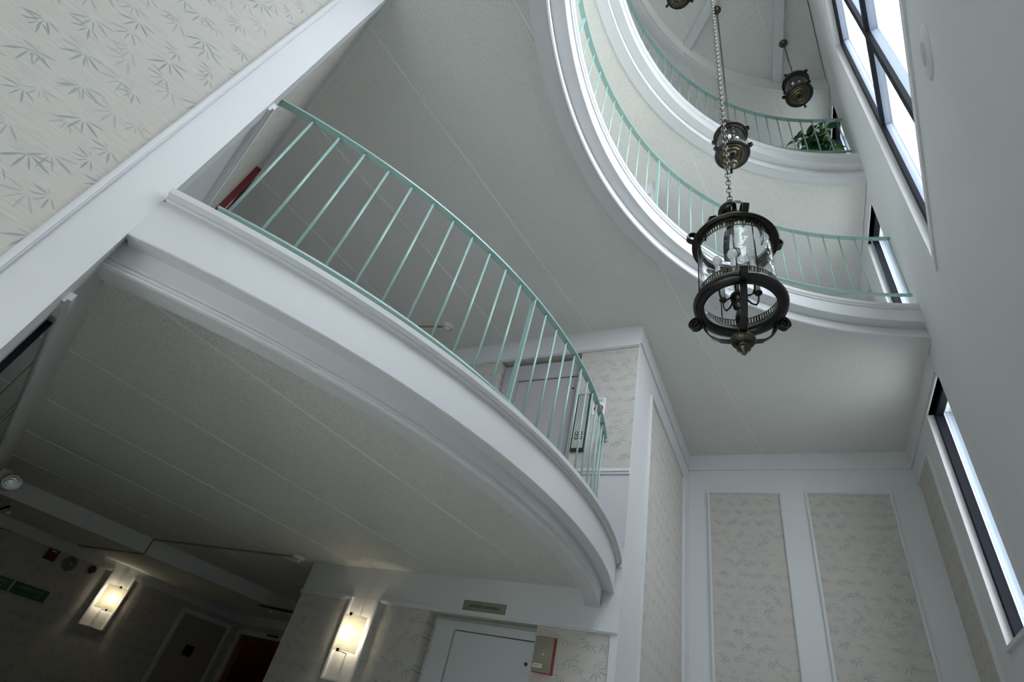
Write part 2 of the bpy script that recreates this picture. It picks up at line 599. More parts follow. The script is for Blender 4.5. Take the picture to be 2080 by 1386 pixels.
ring_arc = arc_pts(C0, 3.46, A_S, A_N, 60)
def storey_poly(west_solid):
    p = [(L1[0] - 0.005, L1[1]), (L0[0] - 0.005, L0[1]), (1.428, BK - 0.002), (CX, BK - 0.002), (CX, EWY - 0.001), (EWX, EWY - 0.001), (EWX - 0.001, 6.9), (-8.0, 6.9)]
    if west_solid:
        p += [(-8.0, Ly(-8.0)), P_M, (Mx(SOUTH), SOUTH)]
    else:
        p += [(-8.0, SOUTH)]
    p += [(Ax(SOUTH), SOUTH)]
    a = arc_pts(C0, 3.46, A_S, A_N + 0.3, 60)
    p += [(Ax(a[0][1]) - 0.004, a[0][1])] + a[1:]
    return p
c2 = seam_ceiling('ceiling', storey_poly(True), Z2, -1.869, 4.297, 1.12, 4.50, kmin=-2)
c3 = seam_ceiling('ceiling', storey_poly(False), Z3, -1.73, 4.297, 1.12, 7.50, kmin=-2)
c4 = seam_ceiling('ceiling', storey_poly(False), Z4, -1.75, 4.297, 1.12, 10.75)
top_poly = [(Ax(5.15) - 0.01, 5.13)] + arc_pts(C0, 3.49, A_N + 0.3, A_S, 60)
c5 = seam_ceiling('ceiling', top_poly, 10.46, 0.667, 4.459, 1.12, 10.75)
MB().prism([(Ax(SOUTH) + 0.2, SOUTH - 0.2), (L1[0] + 0.2, L1[1]), (L0[0] + 0.2, L0[1]), (1.65, BK + 0.2), (-8.2, BK + 0.2), (-8.2, SOUTH - 0.2)], 10.76, 11.0).build('ceiling', M['joint'], kind='structure')
MB().box(-9.5, 2.2, -3.3, 8.0, FL - 0.2, FL).build('floor', M['tile'], kind='structure')
MB().box(-60, 60, -60, 60, FL - 0.5, FL - 0.3).build('ground', M['concrete'], kind='structure')

# ------------------------------------------------------------------ walls
def local_wall(mb, name, origin, az, mat, kind='structure'):
    return mb.build(name, mat, None, (origin[0], origin[1], 0), R(az), kind)

# left wall with the papered panel, its bare corner board and picture moulding
local_wall(MB().box(-3.6, 0, 0.012, 0.15, FL, 4.19), 'wall_left', P_M, AZ_M, M['paper'])
mb = MB().box(-0.142, 0.0, 0.0, 0.012, FL, 4.19)
mb.box(0.0, 0.012, 0.0, 0.15, FL, 4.19)
local_wall(mb, 'trim_2', P_M, AZ_M, M['white'])
mb = MB()
for (a, c, d) in ((-0.180, -0.142, 0.003), (-0.175, -0.147, -0.007), (-0.169, -0.154, -0.012)):
    mb.box(a, c, d, 0.012, FL, 4.19)
local_wall(mb, 'trim_3', P_M, AZ_M, M['white'])

# corridor wall going off to the left, ground and second floor (face at local y = 0, solid at +y)
local_wall(MB().box(0.152, 7.0, 0.0, 0.15, FL, Z1), 'wall_left', P_M, AZ_L, M['paper'])
mb = MB().box(0.152, 7.0, -0.012, 0.0, 0.985, Z1)
local_wall(mb, 'trim_4', P_M, AZ_L, M['white'])
local_wall(MB().box(0.10, 7.0, -0.034, -0.0, 0.955, 0.985).box(0.10, 7.0, -0.022, 0.0, 0.94, 0.955), 'trim_5', P_M, AZ_L, M['white'])
local_wall(MB().box(0.152, 6.2, 0.0, 0.15, 2.44, Z2), 'wall_left', P_M, AZ_L, M['paper'])
local_wall(MB().box(0.152, 6.2, 0.0, 0.15, 1.46, 2.40), 'wall_left', P_M, AZ_L, M['lav'])
mb = MB().box(0.06, 6.2, -0.035, 0.0, 2.40, 2.44).box(0.06, 6.2, -0.024, 0.0, 2.375, 2.40)
local_wall(mb, 'trim_6', P_M, AZ_L, M['white'])
local_wall(MB().box(0.03, 6.2, -0.03, 0.0, 4.13, Z2), 'trim_7', P_M, AZ_L, M['white'])

# mirror on the ground floor corridor wall
mr_ = empty('wall_mirror', (P_M[0], P_M[1], 0), R(AZ_L), 'tall corridor mirror of dark jointed panels under the white header board', 'mirror')
MB().box(0.272, 0.29, -0.022, -0.002, FL + 0.15, 0.93).build('side_frame', M['frame'], mr_)
MB().box(0.272, 4.6, -0.022, -0.002, 0.918, 0.932).build('top_frame', M['steel'], mr_)
xs = [0.29, 0.75, 1.45, 1.62, 2.35, 2.55, 3.3, 3.5, 4.6]
for i in range(len(xs) - 1):
    MB().box(xs[i] + 0.009, xs[i + 1] - 0.009, -0.016, -0.004, FL + 0.15, 0.917).build('mirror_panel', M['mirror'], mr_)
MB().box(0.29, 4.6, -0.004, -0.001, FL + 0.15, 0.917).build('backing', M['black'], mr_)

# elevator front, all storeys: face at y = EWY, solid behind
def front(z0, z1, head, dx0, dx1, dtop, floor_i):
    w = MB()
    w.box(EWX, dx0, 0, 0.3, z0, z1)
    w.box(dx1, CX - 0.012, 0, 0.3, z0, z1)
    w.box(dx0, dx1, 0, 0.3, dtop, z1)
    w.box(dx0, dx1, 0.12, 0.3, z0, dtop)
    o = w.build('wall_front', M['paper'], None, (0, EWY, 0), 0, 'structure')
    return o
front(FL, 1.365, 0.985, -3.02, -1.95, 0.958, 0)
front(1.365, 4.35, 3.90, -3.02, -1.95, 3.885, 1)
front(4.35, 7.3, 6.85, -3.02, -1.95, 6.84, 2)
front(7.3, 10.75, 9.8, -3.02, -1.95, 9.79, 3)
def header(z0, z1, gaps, name, mat=None):
    mb = MB()
    for (a, c) in gaps:
        mb.box(a, c, -0.034, 0.0, z0 - 0.022, z0).box(a, c, -0.022, 0.0, z0 - 0.034, z0 - 0.022)
    mb.box(EWX, CX, -0.012, 0.0, z0, z1)
    mb.build(name, mat or M['white'], None, (0, EWY, 0), 0, 'structure')
header(0.992, Z1, [(EWX, -3.968), (-3.592, CX)], 'trim_8')
header(3.905, Z2, [(EWX, CX)], 'trim_9')
header(6.86, Z3, [(EWX, CX)], 'trim_10', M['lav'])
header(9.80, Z4, [(EWX, CX)], 'trim_11')
# chair rail and dado of the second floor front
mb = MB().box(-1.93, CX - 0.004, -0.03, 0.0, 2.33, 2.362).box(-1.93, CX - 0.004, -0.02, 0.0, 2.305, 2.33)
mb.build('trim_12', M['white'], None, (0, EWY, 0), 0, 'structure')
MB().box(-1.93, CX - 0.004, -0.008, 0.0, 1.46, 2.305).build('trim_13', M['lav'], None, (0, EWY, 0), 0, 'structure')
# skirt board of the second floor landing
MB().box(-1.93, CX - 0.004, -0.022, -0.008, 1.46, 1.56).build('baseboard_front', M['white'], None, (0, EWY, 0), 0, 'structure')
MB().box(-1.335, CX - 0.0005, -0.014, 0.0, FL, 1.62).build('trim_24', M['white'], None, (0, EWY, 0), 0, 'structure')
# west end of the elevator block
MB().box(EWX, EWX + 0.3, EWY + 0.3, 6.9, FL, Z1).box(EWX, EWX + 0.3, EWY + 0.3, 6.9, 1.46, Z2).build('wall_left', M['paper'], None, (0, 0, 0), 0, 'structure')

# elevator doors in their recesses
def elevator_door(i, zf, ztop, frame_h, mat_f, mat_d, x0=-2.96, x1=-1.955, px0=-2.765):
    d = empty('door_%d' % i, (-2.5, EWY + 0.12, zf), 0, None, None, None, 'structure')
    off = (-2.5, EWY + 0.12, zf)
    y1 = EWY + 0.118
    MB().box(x0, px0, y1 - 0.05, y1, zf, ztop).build('door_frame', mat_f, d, off=off)
    MB().box(px0, x1, y1 - 0.05, y1, ztop - frame_h, ztop).build('door_frame', mat_f, d, off=off)
    MB().box(px0 + 0.008, x1, y1 - 0.035, y1, zf, ztop - frame_h - 0.008).build('door_leaf', mat_d, d, off=off)
    MB().box(px0, x1, y1 - 0.012, y1 - 0.004, zf, ztop - frame_h + 0.001).build('gap', M['black'], d, off=off)
    k = MB()
    k.tube([(x1 - 0.075, y1 - 0.045, ztop - frame_h - 0.17), (x1 - 0.075, y1 - 0.033, ztop - frame_h - 0.17)], 0.013, 14)
    k.build('key_hole', M['black'], d, off=off)
elevator_door(1, FL, 0.92, 0.066, M['doorgrey'], M['doorgrey'])
elevator_door(2, 1.46, 3.835, 0.235, M['lavdoor'], M['lavdoor'])
elevator_door(3, 4.46, 6.78, 0.2, M['lavdoor'], M['lavdoor'])

# alcove: side wall with a papered panel, back wall with two panels, right wall with panel and windows
def frame_panel(name_t, u0, u1, z0, z1, origin, az, side, w=0.032, th=0.022):
    """raised moulding round a papered field; side = -1 when the room is at local -y"""
    s = side
    def yb(a, b_): return (min(a * s, b_ * s), max(a * s, b_ * s))
    mb = MB()
    for (a, c, e, f) in ((u0, u1, z1 - w, z1), (u0, u0 + w, z0, z1 - w), (u1 - w, u1, z0, z1 - w), (u0 + w, u1 - w, z0, z0 + w)):
        mb.box(a, c, *yb(0, th), e, f)
    for (a, c, e, f) in ((u0 + .009, u1 - .009, z1 - w * .72, z1 - .009), (u0 + .009, u0 + w * .72, z0 + .01, z1 - w * .7), (u1 - w * .72, u1 - .009, z0 + .01, z1 - w * .7)):
        mb.box(a, c, *yb(th, th + 0.007), e, f)
    t = local_wall(mb, name_t, origin, az, M['white'])
    p = local_wall(MB().box(u0 + w, u1 - w, *yb(0, 0.004), z0 + w, z1 - w), 'wallpaper_field', origin, az, M['paper'])
    p.parent = t
    p.location = (0, 0, 0)
    p.rotation_euler = (0, 0, 0)
    del p['kind']
    return t

MB().box(CX - 0.25, CX - 0.0005, EWY + 0.301, BK, FL, 10.75).box(CX - 0.011, CX - 0.0005, EWY, EWY + 0.301, FL, 10.75).build('wall_left', M['white'], None, (0, 0, 0), 0, 'structure')
MB().box(CX - 0.25, 1.7, BK, BK + 0.2, FL, 10.75).build('wall_back', M['white'], None, (0, 0, 0), 0, 'structure')
mb = MB().box(CX, CX + 0.018, EWY, BK, 3.93, Z2).box(CX, 1.43, BK - 0.018, BK, 3.95, Z2)
mb.build('trim_14', M['white'], None, (0, 0, 0), 0, 'structure')
frame_panel('trim_15', -1.024, -0.075, -0.6, 3.618, (0, BK), 0, -1)
frame_panel('trim_16', 0.197, 1.150, -0.6, 3.628, (0, BK), 0, -1)
# the side panel: local x runs along +y, room at +x of the wall = local -y
frame_panel('trim_17', 4.86, 6.80, -0.6, 3.615, (CX, 0), 90, -1)

# wall B, right of the alcove
AZ_B = math.degrees(math.atan2(BK - L0[1], 1.43 - L0[0]))
LB = math.hypot(BK - L0[1], 1.43 - L0[0])
def wall_b(z0, z1, wz0, wz1, idx):
    u1 = 0.715
    w = MB()
    w.box(u1, LB, -0.25, 0, z0, z1)
    w.box(0, u1, -0.25, 0, wz1, z1)
    w.box(0, u1, -0.25, 0, z0, wz0)
    local_wall(w, 'wall_right', L0, AZ_B, M['white'])
    win = empty('window_%d' % idx, (L0[0], L0[1], 0), R(AZ_B), kind='structure')
    # white reveal, dark sash, grey outer frame, pane
    MB().box(u1 - 0.004, u1 + 0.022, -0.05, 0.012, wz0 - 0.03, wz1 + 0.03).build('casing', M['white'], win)
    MB().box(0.02, u1 - 0.004, -0.05, 0.012, wz1, wz1 + 0.03).build('casing', M['white'], win)
    MB().box(0.004, u1 + 0.03, -0.05, 0.03, wz0 - 0.03, wz0).build('sill', M['white'], win)
    MB().box(u1 - 0.06, u1 - 0.005, -0.122, -0.05, wz0, wz1).build('sash', M['frame'], win)
    MB().box(0.0, u1 - 0.055, -0.115, -0.05, wz1 - 0.05, wz1).build('sash', M['frame'], win)
    MB().box(0.0, u1 - 0.055, -0.115, -0.05, wz0, wz0 + 0.05).build('sash', M['frame'], win)
    MB().box(u1 - 0.06, u1 - 0.001, -0.25, -0.122, wz0, wz1).build('outer_reveal', M['alu'], win)
    MB().box(u1 - 0.066, u1 - 0.058, -0.136, -0.124, wz0, wz1).box(u1 - 0.064, u1 - 0.058, -0.222, -0.214, wz0, wz1).build('glazing_bead', M['white'], win)
    MB().box(0.0, u1 - 0.066, -0.150, -0.144, wz0 + 0.05, wz1 - 0.05).build('pane', M['winglass'], win)
    c = Vector((L0[0], L0[1], 0)) + Vector((math.cos(R(AZ_B)), math.sin(R(AZ_B)), 0)) * 0.36 + Vector((0.22, 0.0, 0))
    area('window_portal', (c.x, c.y, (wz0 + wz1) / 2), (-1, -0.02, 0), (0, 0, 1), 0.8, wz1 - wz0 + 0.1)
wall_b(FL, 4.32, 1.63, 3.90, 1)
wall_b(4.32, 7.3, 4.62, 6.86, 2)
wall_b(7.3, 10.75, 7.8, 9.8, 3)
local_wall(MB().box(0.02, LB - 0.02, 0.0, 0.018, 3.95, Z2), 'trim_18', L0, AZ_B, M['white'])
frame_panel('trim_19', 1.10, 1.88, -0.6, 3.68, L0, AZ_B, 1)
frame_panel('trim_20', 1.10, 1.88, 4.7, 6.6, L0, AZ_B, 1)

# wall A with the great window
OA = L1
WU0, WU1, WZ0, WZ1 = -7.2, -1.778, 3.525, 7.58
w = MB()
w.box(-8.4, 0, -0.15, 0, FL, WZ0)
w.box(-8.4, 0, -0.15, 0, WZ1, 7.95)
w.box(-8.4, 0, -0.15, 0, 9.95, 10.75)
w.box(-3.45, 0, -0.15, 0, 7.95, 9.95)
w.box(-8.4, -7.2, -0.15, 0, 7.95, 9.95)
w.box(WU1, 0, -0.15, 0, WZ0, WZ1)
w.box(-8.4, WU0, -0.15, 0, WZ0, WZ1)
local_wall(w, 'wall_right', OA, AZ_S, M['wall'])
MB().prism([L1, L0, (1.75, 5.27), (1.619, 5.078)], FL, 10.75).build('wall_right', M['wall'], None, (0, 0, 0), 0, 'structure')
gw = empty('window_4', (OA[0], OA[1], 0), R(AZ_S), kind='structure')
MB().box(WU0, WU1 + 0.03, -0.06, 0.012, WZ0 - 0.075, WZ0).build('sill', M['wall'], gw)
MB().box(WU1 - 0.002, WU1 + 0.004, -0.055, 0.004, WZ0, WZ1).build('casing', M['white'], gw)
MB().box(WU0, WU1 - 0.002, -0.055, 0.004, WZ1 - 0.006, WZ1).build('casing', M['white'], gw)
def bar(u0, u1, z0, z1, vert):
    MB().box(u0, u1, -0.085, -0.055, z0, z1).build('frame_cap', M['frame'], gw)
    e = 0.010
    if vert:
        MB().box(u0 + e, u1 - e, -0.145, -0.085, z0, z1).build('mullion', M['alu'], gw)
    else:
        MB().box(u0, u1, -0.145, -0.085, z0 + e, z1 - e).build('transom', M['alu'], gw)
bw = 0.085
bar(WU1 - bw, WU1 - 0.002, WZ0, WZ1, True)
bar(WU0, WU0 + bw, WZ0, WZ1, True)
bar(WU0 + bw, WU1 - bw, WZ1 - bw, WZ1 - 0.006, False)
bar(WU0 + bw, WU1 - bw, WZ0, WZ0 + bw, False)
ms = [-2.76, -3.72, -4.68, -5.64, -6.60]
zt = 5.44
for u in ms:
    bar(u - bw / 2, u + bw / 2, WZ0 + bw, zt - bw / 2, True)
    bar(u - bw / 2, u + bw / 2, zt + bw / 2, WZ1 - bw, True)
bar(WU0 + bw, WU1 - bw, zt - bw / 2, zt + bw / 2, False)
edges = [WU0 + bw] + sorted(ms) + [WU1 - bw]
for i in range(len(edges) - 1):
    for (za, zb) in ((WZ0 + bw, zt - bw / 2), (zt + bw / 2, WZ1 - bw)):
        MB().box(edges[i] + 0.02, edges[i + 1] - 0.02, -0.128, -0.122, za, zb).build('pane', M['winglass'], gw)
dA = Vector((math.cos(R(AZ_S)), math.sin(R(AZ_S)), 0))
nA = Vector((-dA.y, dA.x, 0))
c = Vector((OA[0], OA[1], 0)) + dA * ((WU0 + WU1) / 2) - nA * 0.26
area('window_portal', (c.x, c.y, (WZ0 + WZ1) / 2), nA, (0, 0, 1), WU1 - WU0, WZ1 - WZ0)

uw = empty('window_6', (OA[0], OA[1], 0), R(AZ_S), kind='structure')  # unseen high window, added to bring daylight to the top of the atrium
for u in (-7.2, -5.98, -4.74, -3.53):
    MB().box(u, u + 0.08, -0.20, -0.06, 7.95, 9.95).build('mullion', M['frame'], uw)
for z in (7.95, 9.87):
    MB().box(-7.2, -3.45, -0.19, -0.07, z, z + 0.08).build('transom', M['frame'], uw)
for u in (-7.12, -5.90, -4.66):
    MB().box(u, u + 1.13, -0.135, -0.129, 8.03, 9.87).build('pane', M['winglass'], uw)
c = Vector((OA[0], OA[1], 0)) - dA * 5.32 - nA * 0.26
area('window_portal', (c.x, c.y, 8.95), nA, (0, 0, 1), 3.7, 2.0)

# walls behind the viewer and the far ends of the corridors
MB().box(-8.2, 1.2, SOUTH - 0.2, SOUTH, Z2 + 0.31, 10.75).box(-3.7, -3.2, SOUTH - 0.2, SOUTH, FL, Z2).box(-0.05, 0.4, SOUTH - 0.2, SOUTH, FL, Z2).box(-3.2, -0.05, SOUTH - 0.2, SOUTH, 0.9, Z2 + 0.31).build('wall_back', M['wall'], None, (0, 0, 0), 0, 'structure')
# unseen glazing behind the viewer, added to daylight the ceiling under the balcony
ew = empty('window_5', (0, SOUTH, 0), 0, kind='structure')
for x in (-3.2, -2.43, -1.66, -0.88, -0.10):
    MB().box(x, x + 0.05, -0.14, -0.05, FL, 0.9).build('mullion', M['frame'], ew)
for z in (FL, 0.85):
    MB().box(-3.2, -0.05, -0.13, -0.06, z, z + 0.05).build('transom', M['frame'], ew)
for i, x in enumerate((-3.15, -2.38, -1.61, -0.83)):
    for (za, zb) in ((FL + .05, .85),):
        MB().box(x, x + 0.725, -0.10, -0.094, za, zb).build('pane', M['winglass'], ew)
area('window_portal', (-1.62, SOUTH - 0.17, -0.28), (0, 1, 0), (0, 0, 1), 3.15, 2.4)
MB().box(-8.2, -8.0, SOUTH, 7.1, 4.51, 10.75).box(-8.2, -8.0, Ly(-8.0), 7.1, 1.47, Z2).build('wall_left', M['wall'], None, (0, 0, 0), 0, 'structure')
MB().box(-8.2, EWX, 6.9, 7.1, 1.47, Z2).box(-8.2, EWX, 6.9, 7.1, 4.51, 10.75).build('wall_front', M['wall'], None, (0, 0, 0), 0, 'structure')

# ------------------------------------------------------------------ entrance lobby far wall (local x = along the wall towards its corner, room at local -y)
OW = (-8.68, 4.5)
AZ_W = 88.0
def W_(mb, name, mat, kind='structure'):
    return mb.build(name, mat, None, (OW[0], OW[1], 0), R(AZ_W), kind)
# u = y - 4.5 approximately
W_(MB().box(-1.95, 2.6, 0.0, 0.15, FL, 1.46), 'wall_left', M['paper'])
mb = MB().box(-1.75, 2.4, -0.012, 0.0, 0.985, 1.085)
for (a, c) in ((-1.75, 0.05), (0.395, 2.4)):
    mb.box(a, c, -0.03, 0.0, 0.955, 0.985)
W_(mb, 'trim_21', M['white'])
d4 = empty('door_4', (OW[0], OW[1], FL), R(AZ_W), kind='structure')
MB().box(1.33, 1.39, -0.03, 0, 0, 0.88 + H0).box(2.23, 2.29, -0.03, 0, 0, 0.88 + H0).box(1.39, 2.23, -0.03, 0, 0.82 + H0, 0.88 + H0).build('door_frame', M['wall'], d4)
MB().box(1.395, 2.225, -0.018, 0, 0.01, 0.815 + H0).build('door_leaf', M['greydoor'], d4)
MB().box(1.69, 1.85, -0.024, -0.018, 0.305 + H0, 0.445 + H0).build('door_sign', M['black'], d4)
# end wall of the lobby with the glazed brown door
MB().box(-8.75, -8.41, 6.9, 7.05, FL, 1.46).box(-7.33, EWX, 6.9, 7.05, FL, 1.46).box(-8.41, -7.33, 6.9, 7.05, 0.80, 1.46).build('wall_front', M['paper'], None, (0, 0, 0), 0, 'structure')
MB().box(-8.6, EWX, 6.888, 6.9, 0.985, 1.085).box(-8.6, EWX, 6.87, 6.9, 0.955, 0.985).build('trim_22', M['white'], None, (0, 0, 0), 0, 'structure')
d5 = empty('door_5', (-7.87, 6.9, FL), 0, kind='structure')
off = (-7.87, 6.9, FL)
MB().box(-8.47, -8.41, 6.87, 6.9, FL, 0.865).box(-7.33, -7.27, 6.87, 6.9, FL, 0.865).box(-8.41, -7.33, 6.87, 6.9, 0.80, 0.865).build('door_frame', M['ivory'], d5, off=off)
MB().box(-8.41, -8.30, 6.93, 6.97, FL, 0.80).box(-7.44, -7.33, 6.93, 6.97, FL, 0.80).box(-8.30, -7.44, 6.93, 6.97, 0.76, 0.80).box(-8.30, -7.44, 6.93, 6.97, FL, FL + 0.2).build('door_leaf', M['wood'], d5, off=off)
MB().box(-8.30, -7.44, 6.945, 6.951, FL + 0.2, 0.76).build('door_pane', M['darkglass'], d5, off=off)
MB().box(-7.75, -7.50, 6.85, 6.87, 0.835, 0.86).build('door_closer', M['black'], d5, off=off)
MB().box(-8.6, -7.2, 7.7, 7.75, FL, 1.2).box(-8.65, -8.6, 7.05, 7.7, FL, 1.2).box(-7.2, -7.15, 7.05, 7.7, FL, 1.2).box(-8.65, -7.15, 7.05, 7.75, 1.2, 1.25).build('wall_front', M['wood'], None, (0, 0, 0), 0, 'structure')
point('vestibule_fill', (-7.9, 7.35, 1.0), 2.5, (1.0, 0.75, 0.5), 0.05)  # added fill light, brightens the brown door glass from behind
ex = empty('exit_light', (-8.0, 7.68, 0.70), 0, 'small red lit exit sign glowing behind the brown glazed door', 'sign')
MB().box(-0.16, 0.16, -0.05, 0.02, -0.08, 0.08).build('housing', M['black'], ex)
MB().box(-0.14, 0.14, -0.054, -0.05, -0.06, 0.06).build('lit_face', M['glow_red'], ex)
text('lettering', 'EXIT', 0.1, M['page'], ex, on_wall(0, 0, -0.056))

# ------------------------------------------------------------------ balconies
def ring_balcony(zt, label, a0=A_N + 0.0, a1=A_S):
    t = empty('balcony', (pol(C0, 3.3, 150)[0], pol(C0, 3.3, 150)[1], zt), 0, label, 'balcony')
    off = tuple(t.location)
    n = 90
    MB().arc(C0, [(3.478, zt), (3.362, zt), (3.350, zt - 0.004), (3.338, zt + 0.002), (3.334, zt + 0.014), (3.340, zt + 0.022), (3.336, zt + 0.032), (3.345, zt + 0.042), (3.350, zt + 0.13), (3.459, zt + 0.13), (3.459, zt + 0.023), (3.478, zt + 0.023)], a0, a1, n).build('lower_moulding', M['white'], t, off=off)
    MB().arc(C0, [(3.459, zt + 0.13), (3.346, zt + 0.13), (3.346, zt + 0.118), (3.240, zt + 0.118), (3.236, zt + 0.122), (3.234, zt + 0.275), (3.459, zt + 0.275)], a0, a1, n).build('fascia', M['white'], t, off=off)
    MB().arc(C0, [(3.459, zt + 0.275), (3.224, zt + 0.275), (3.218, zt + 0.281), (3.218, zt + 0.291), (3.210, zt + 0.296), (3.204, zt + 0.302), (3.204, zt + 0.338), (3.212, zt + 0.348), (3.459, zt + 0.348)], a0, a1, n).build('cap_moulding', M['white'], t, off=off)
    return t
ring_balcony(4.165, 'curved white balcony edge round the opening on the third floor')
ring_balcony(7.147, 'curved white balcony edge round the opening on the fourth floor, plant above')
# cornice under the top ceiling
t = empty('cornice', (pol(C0, 3.5, 150)[0], pol(C0, 3.5, 150)[1], 10.05), 0, 'curved white cornice ring below the topmost ceiling with beams', 'cornice')
off = tuple(t.location)
MB().arc(C0, [(3.60, 10.05), (3.51, 10.05), (3.505, 10.055), (3.505, 10.17), (3.60, 10.17)], A_N, A_S, 80).build('lower_band', M['white'], t, off=off)
MB().arc(C0, [(3.60, 10.17), (3.475, 10.17), (3.468, 10.175), (3.468, 10.36), (3.60, 10.36)], A_N, A_S, 80).build('upper_band', M['white'], t, off=off)

t = empty('balcony', (-1.3, 2.6, 1.3), 0, 'bowed white balcony front of the second floor, just overhead', 'balcony')
off = (-1.3, 2.6, 1.3)
a0, a1, n = -38.2, 14.2, 60
MB().arc(C2, [(4.30, 1.275), (4.30, 1.150), (4.306, 1.142), (4.405, 1.142), (4.418, 1.146), (4.422, 1.155), (4.416, 1.163), (4.422, 1.172), (4.414, 1.182), (4.420, 1.19), (4.432, 1.262), (4.432, 1.275)], -38.8, 14.4, n).build('lower_moulding', M['white'], t, off=off)
MB().arc(C2, [(4.36, 1.275), (4.36, 1.27), (4.43, 1.262), (4.517, 1.257), (4.521, 1.262), (4.521, 1.472), (4.36, 1.472)], a0, a1, n).build('fascia', M['white'], t, off=off)
MB().arc(C2, [(4.30, 1.472), (4.534, 1.472), (4.540, 1.478), (4.540, 1.488), (4.550, 1.492), (4.566, 1.497), (4.568, 1.524), (4.560, 1.530), (4.30, 1.530)], a0 + 0.25, a1 + 0.15, n).build('cap_moulding', M['white'], t, off=off)

# ------------------------------------------------------------------ railings
def railing(c, r, zb, zt_, azs, posts, a0, a1, label, zfloor, outward):
    """flat top and bottom rails with round balusters and flat posts"""
    p = pol(c, r, (a0 + a1) / 2)
    t = empty('railing', (p[0], p[1], zfloor), 0, label, 'railing')
    off = tuple(t.location)
    n = 70
    MB().arc(c, [(r - 0.025, zt_ - 0.004), (r + 0.025, zt_ - 0.004), (r + 0.025, zt_ + 0.008), (r - 0.025, zt_ + 0.008)], a0, a1, n).build('top_rail', M['teal'], t, off=off)
    MB().arc(c, [(r - 0.02, zb - 0.012), (r + 0.02, zb - 0.012), (r + 0.02, zb), (r - 0.02, zb)], azs[0] + 0.25 * (azs[0] - azs[1]), azs[-1] + 0.25 * (azs[-1] - azs[-2]), n).build('bottom_rail', M['teal'], t, off=off)
    proto = MB()
    proto.tube([(0, 0, 0), (0, 0, zt_ - zb - 0.004)], 0.0085, 10)
    pr = None
    for a in azs:
        x, y = pol(c, r, a)
        if any(abs(a - q) < 0.6 for q in posts):
            tn = Vector((-math.sin(R(a)), math.cos(R(a)), 0)); rd = Vector((math.cos(R(a)), math.sin(R(a)), 0))
            h = (zt_ - 0.004 - zfloor) / 2
            MB().obox((x, y, zfloor + h), tn * 0.006, rd * 0.02, Vector((0, 0, h))).build('post', M['teal'], t, off=off)
            continue
        if pr is None:
            pr = proto.build('baluster', M['teal'], t)
            pr.location = (x - off[0], y - off[1], zb - off[2])
        else:
            o = pr.copy(); COL.objects.link(o); o.parent = t
            o.location = (x - off[0], y - off[1], zb - off[2])
    for a, sg in ((a0, -1), (a1, 1)):
        x, y = pol(c, r, a)
        tn = Vector((-math.sin(R(a)), math.cos(R(a)), 0)); rd = Vector((math.cos(R(a)), math.sin(R(a)), 0))
        mb = MB().obox((x, y, zt_ + 0.012), tn * 0.004, rd * 0.03, Vector((0, 0, 0.045)))
        mb.ball((x - tn.x * sg * 0.006, y - tn.y * sg * 0.006, zt_ + 0.035), 0.007, 8, 6)
        mb.build('wall_flange', M['teal'], t, off=off)
    return t
C2r = (-5.745, 3.23)
az2 = [-36.67 + 2.268 * k for k in range(22)] + [12.95]
az2 = sorted(set([round(q, 3) for q in [-36.67 + 2.255 * k for k in range(23)]]))
railing(C2r, 4.32, 1.765, 2.70, az2, [az2[11]], -40.0, 14.3, 'teal railing on the bowed second floor balcony, the lowest railing', 1.531, 1)
azr = [153.3 + 3.03 * k for k in range(-17, 28)]
railing(C0, 3.39, 4.83, 5.81, azr, [153.3, 153.3 + 30.3, 153.3 + 60.6], 100.2, 238.5, 'teal railing curving round the third floor opening behind the big lantern', 4.514, -1)
azr4 = [153.3 + 2.97 * k for k in range(-17, 28)]
railing(C0, 3.40, 7.88, 8.83, azr4, [153.3, 153.3 + 29.7, 153.3 + 59.4], 100.0, 238.5, 'teal railing curving round the fourth floor opening in front of the plant', 7.501, -1)

# ------------------------------------------------------------------ top ceiling beams
PB = (0.97, 1.95)
for a in (95.4, 132.5, 170.4, 208.3, 245.5):
    d = Vector((math.cos(R(a)), math.sin(R(a)), 0))
    nn = Vector((-d.y, d.x, 0))
    # reach the cornice
    q = Vector((PB[0] - C0[0], PB[1] - C0[1], 0))
    bq = q.dot(d); s = -bq + math.sqrt(bq * bq - q.length_squared + 3.468 ** 2)
    s0 = 0.25
    cc = Vector((PB[0], PB[1], 10.40)) + d * ((s + s0) / 2)
    MB().obox(cc, d * ((s - s0) / 2), nn * 0.075, Vector((0, 0, 0.058))).build('trim_23', M['white'], None, (0, 0, 0), 0, 'structure')

# ------------------------------------------------------------------ lanterns
def strap(pts, w, th, up):
    return MB().tube(pts, 0, flat=(w, th), up=up)

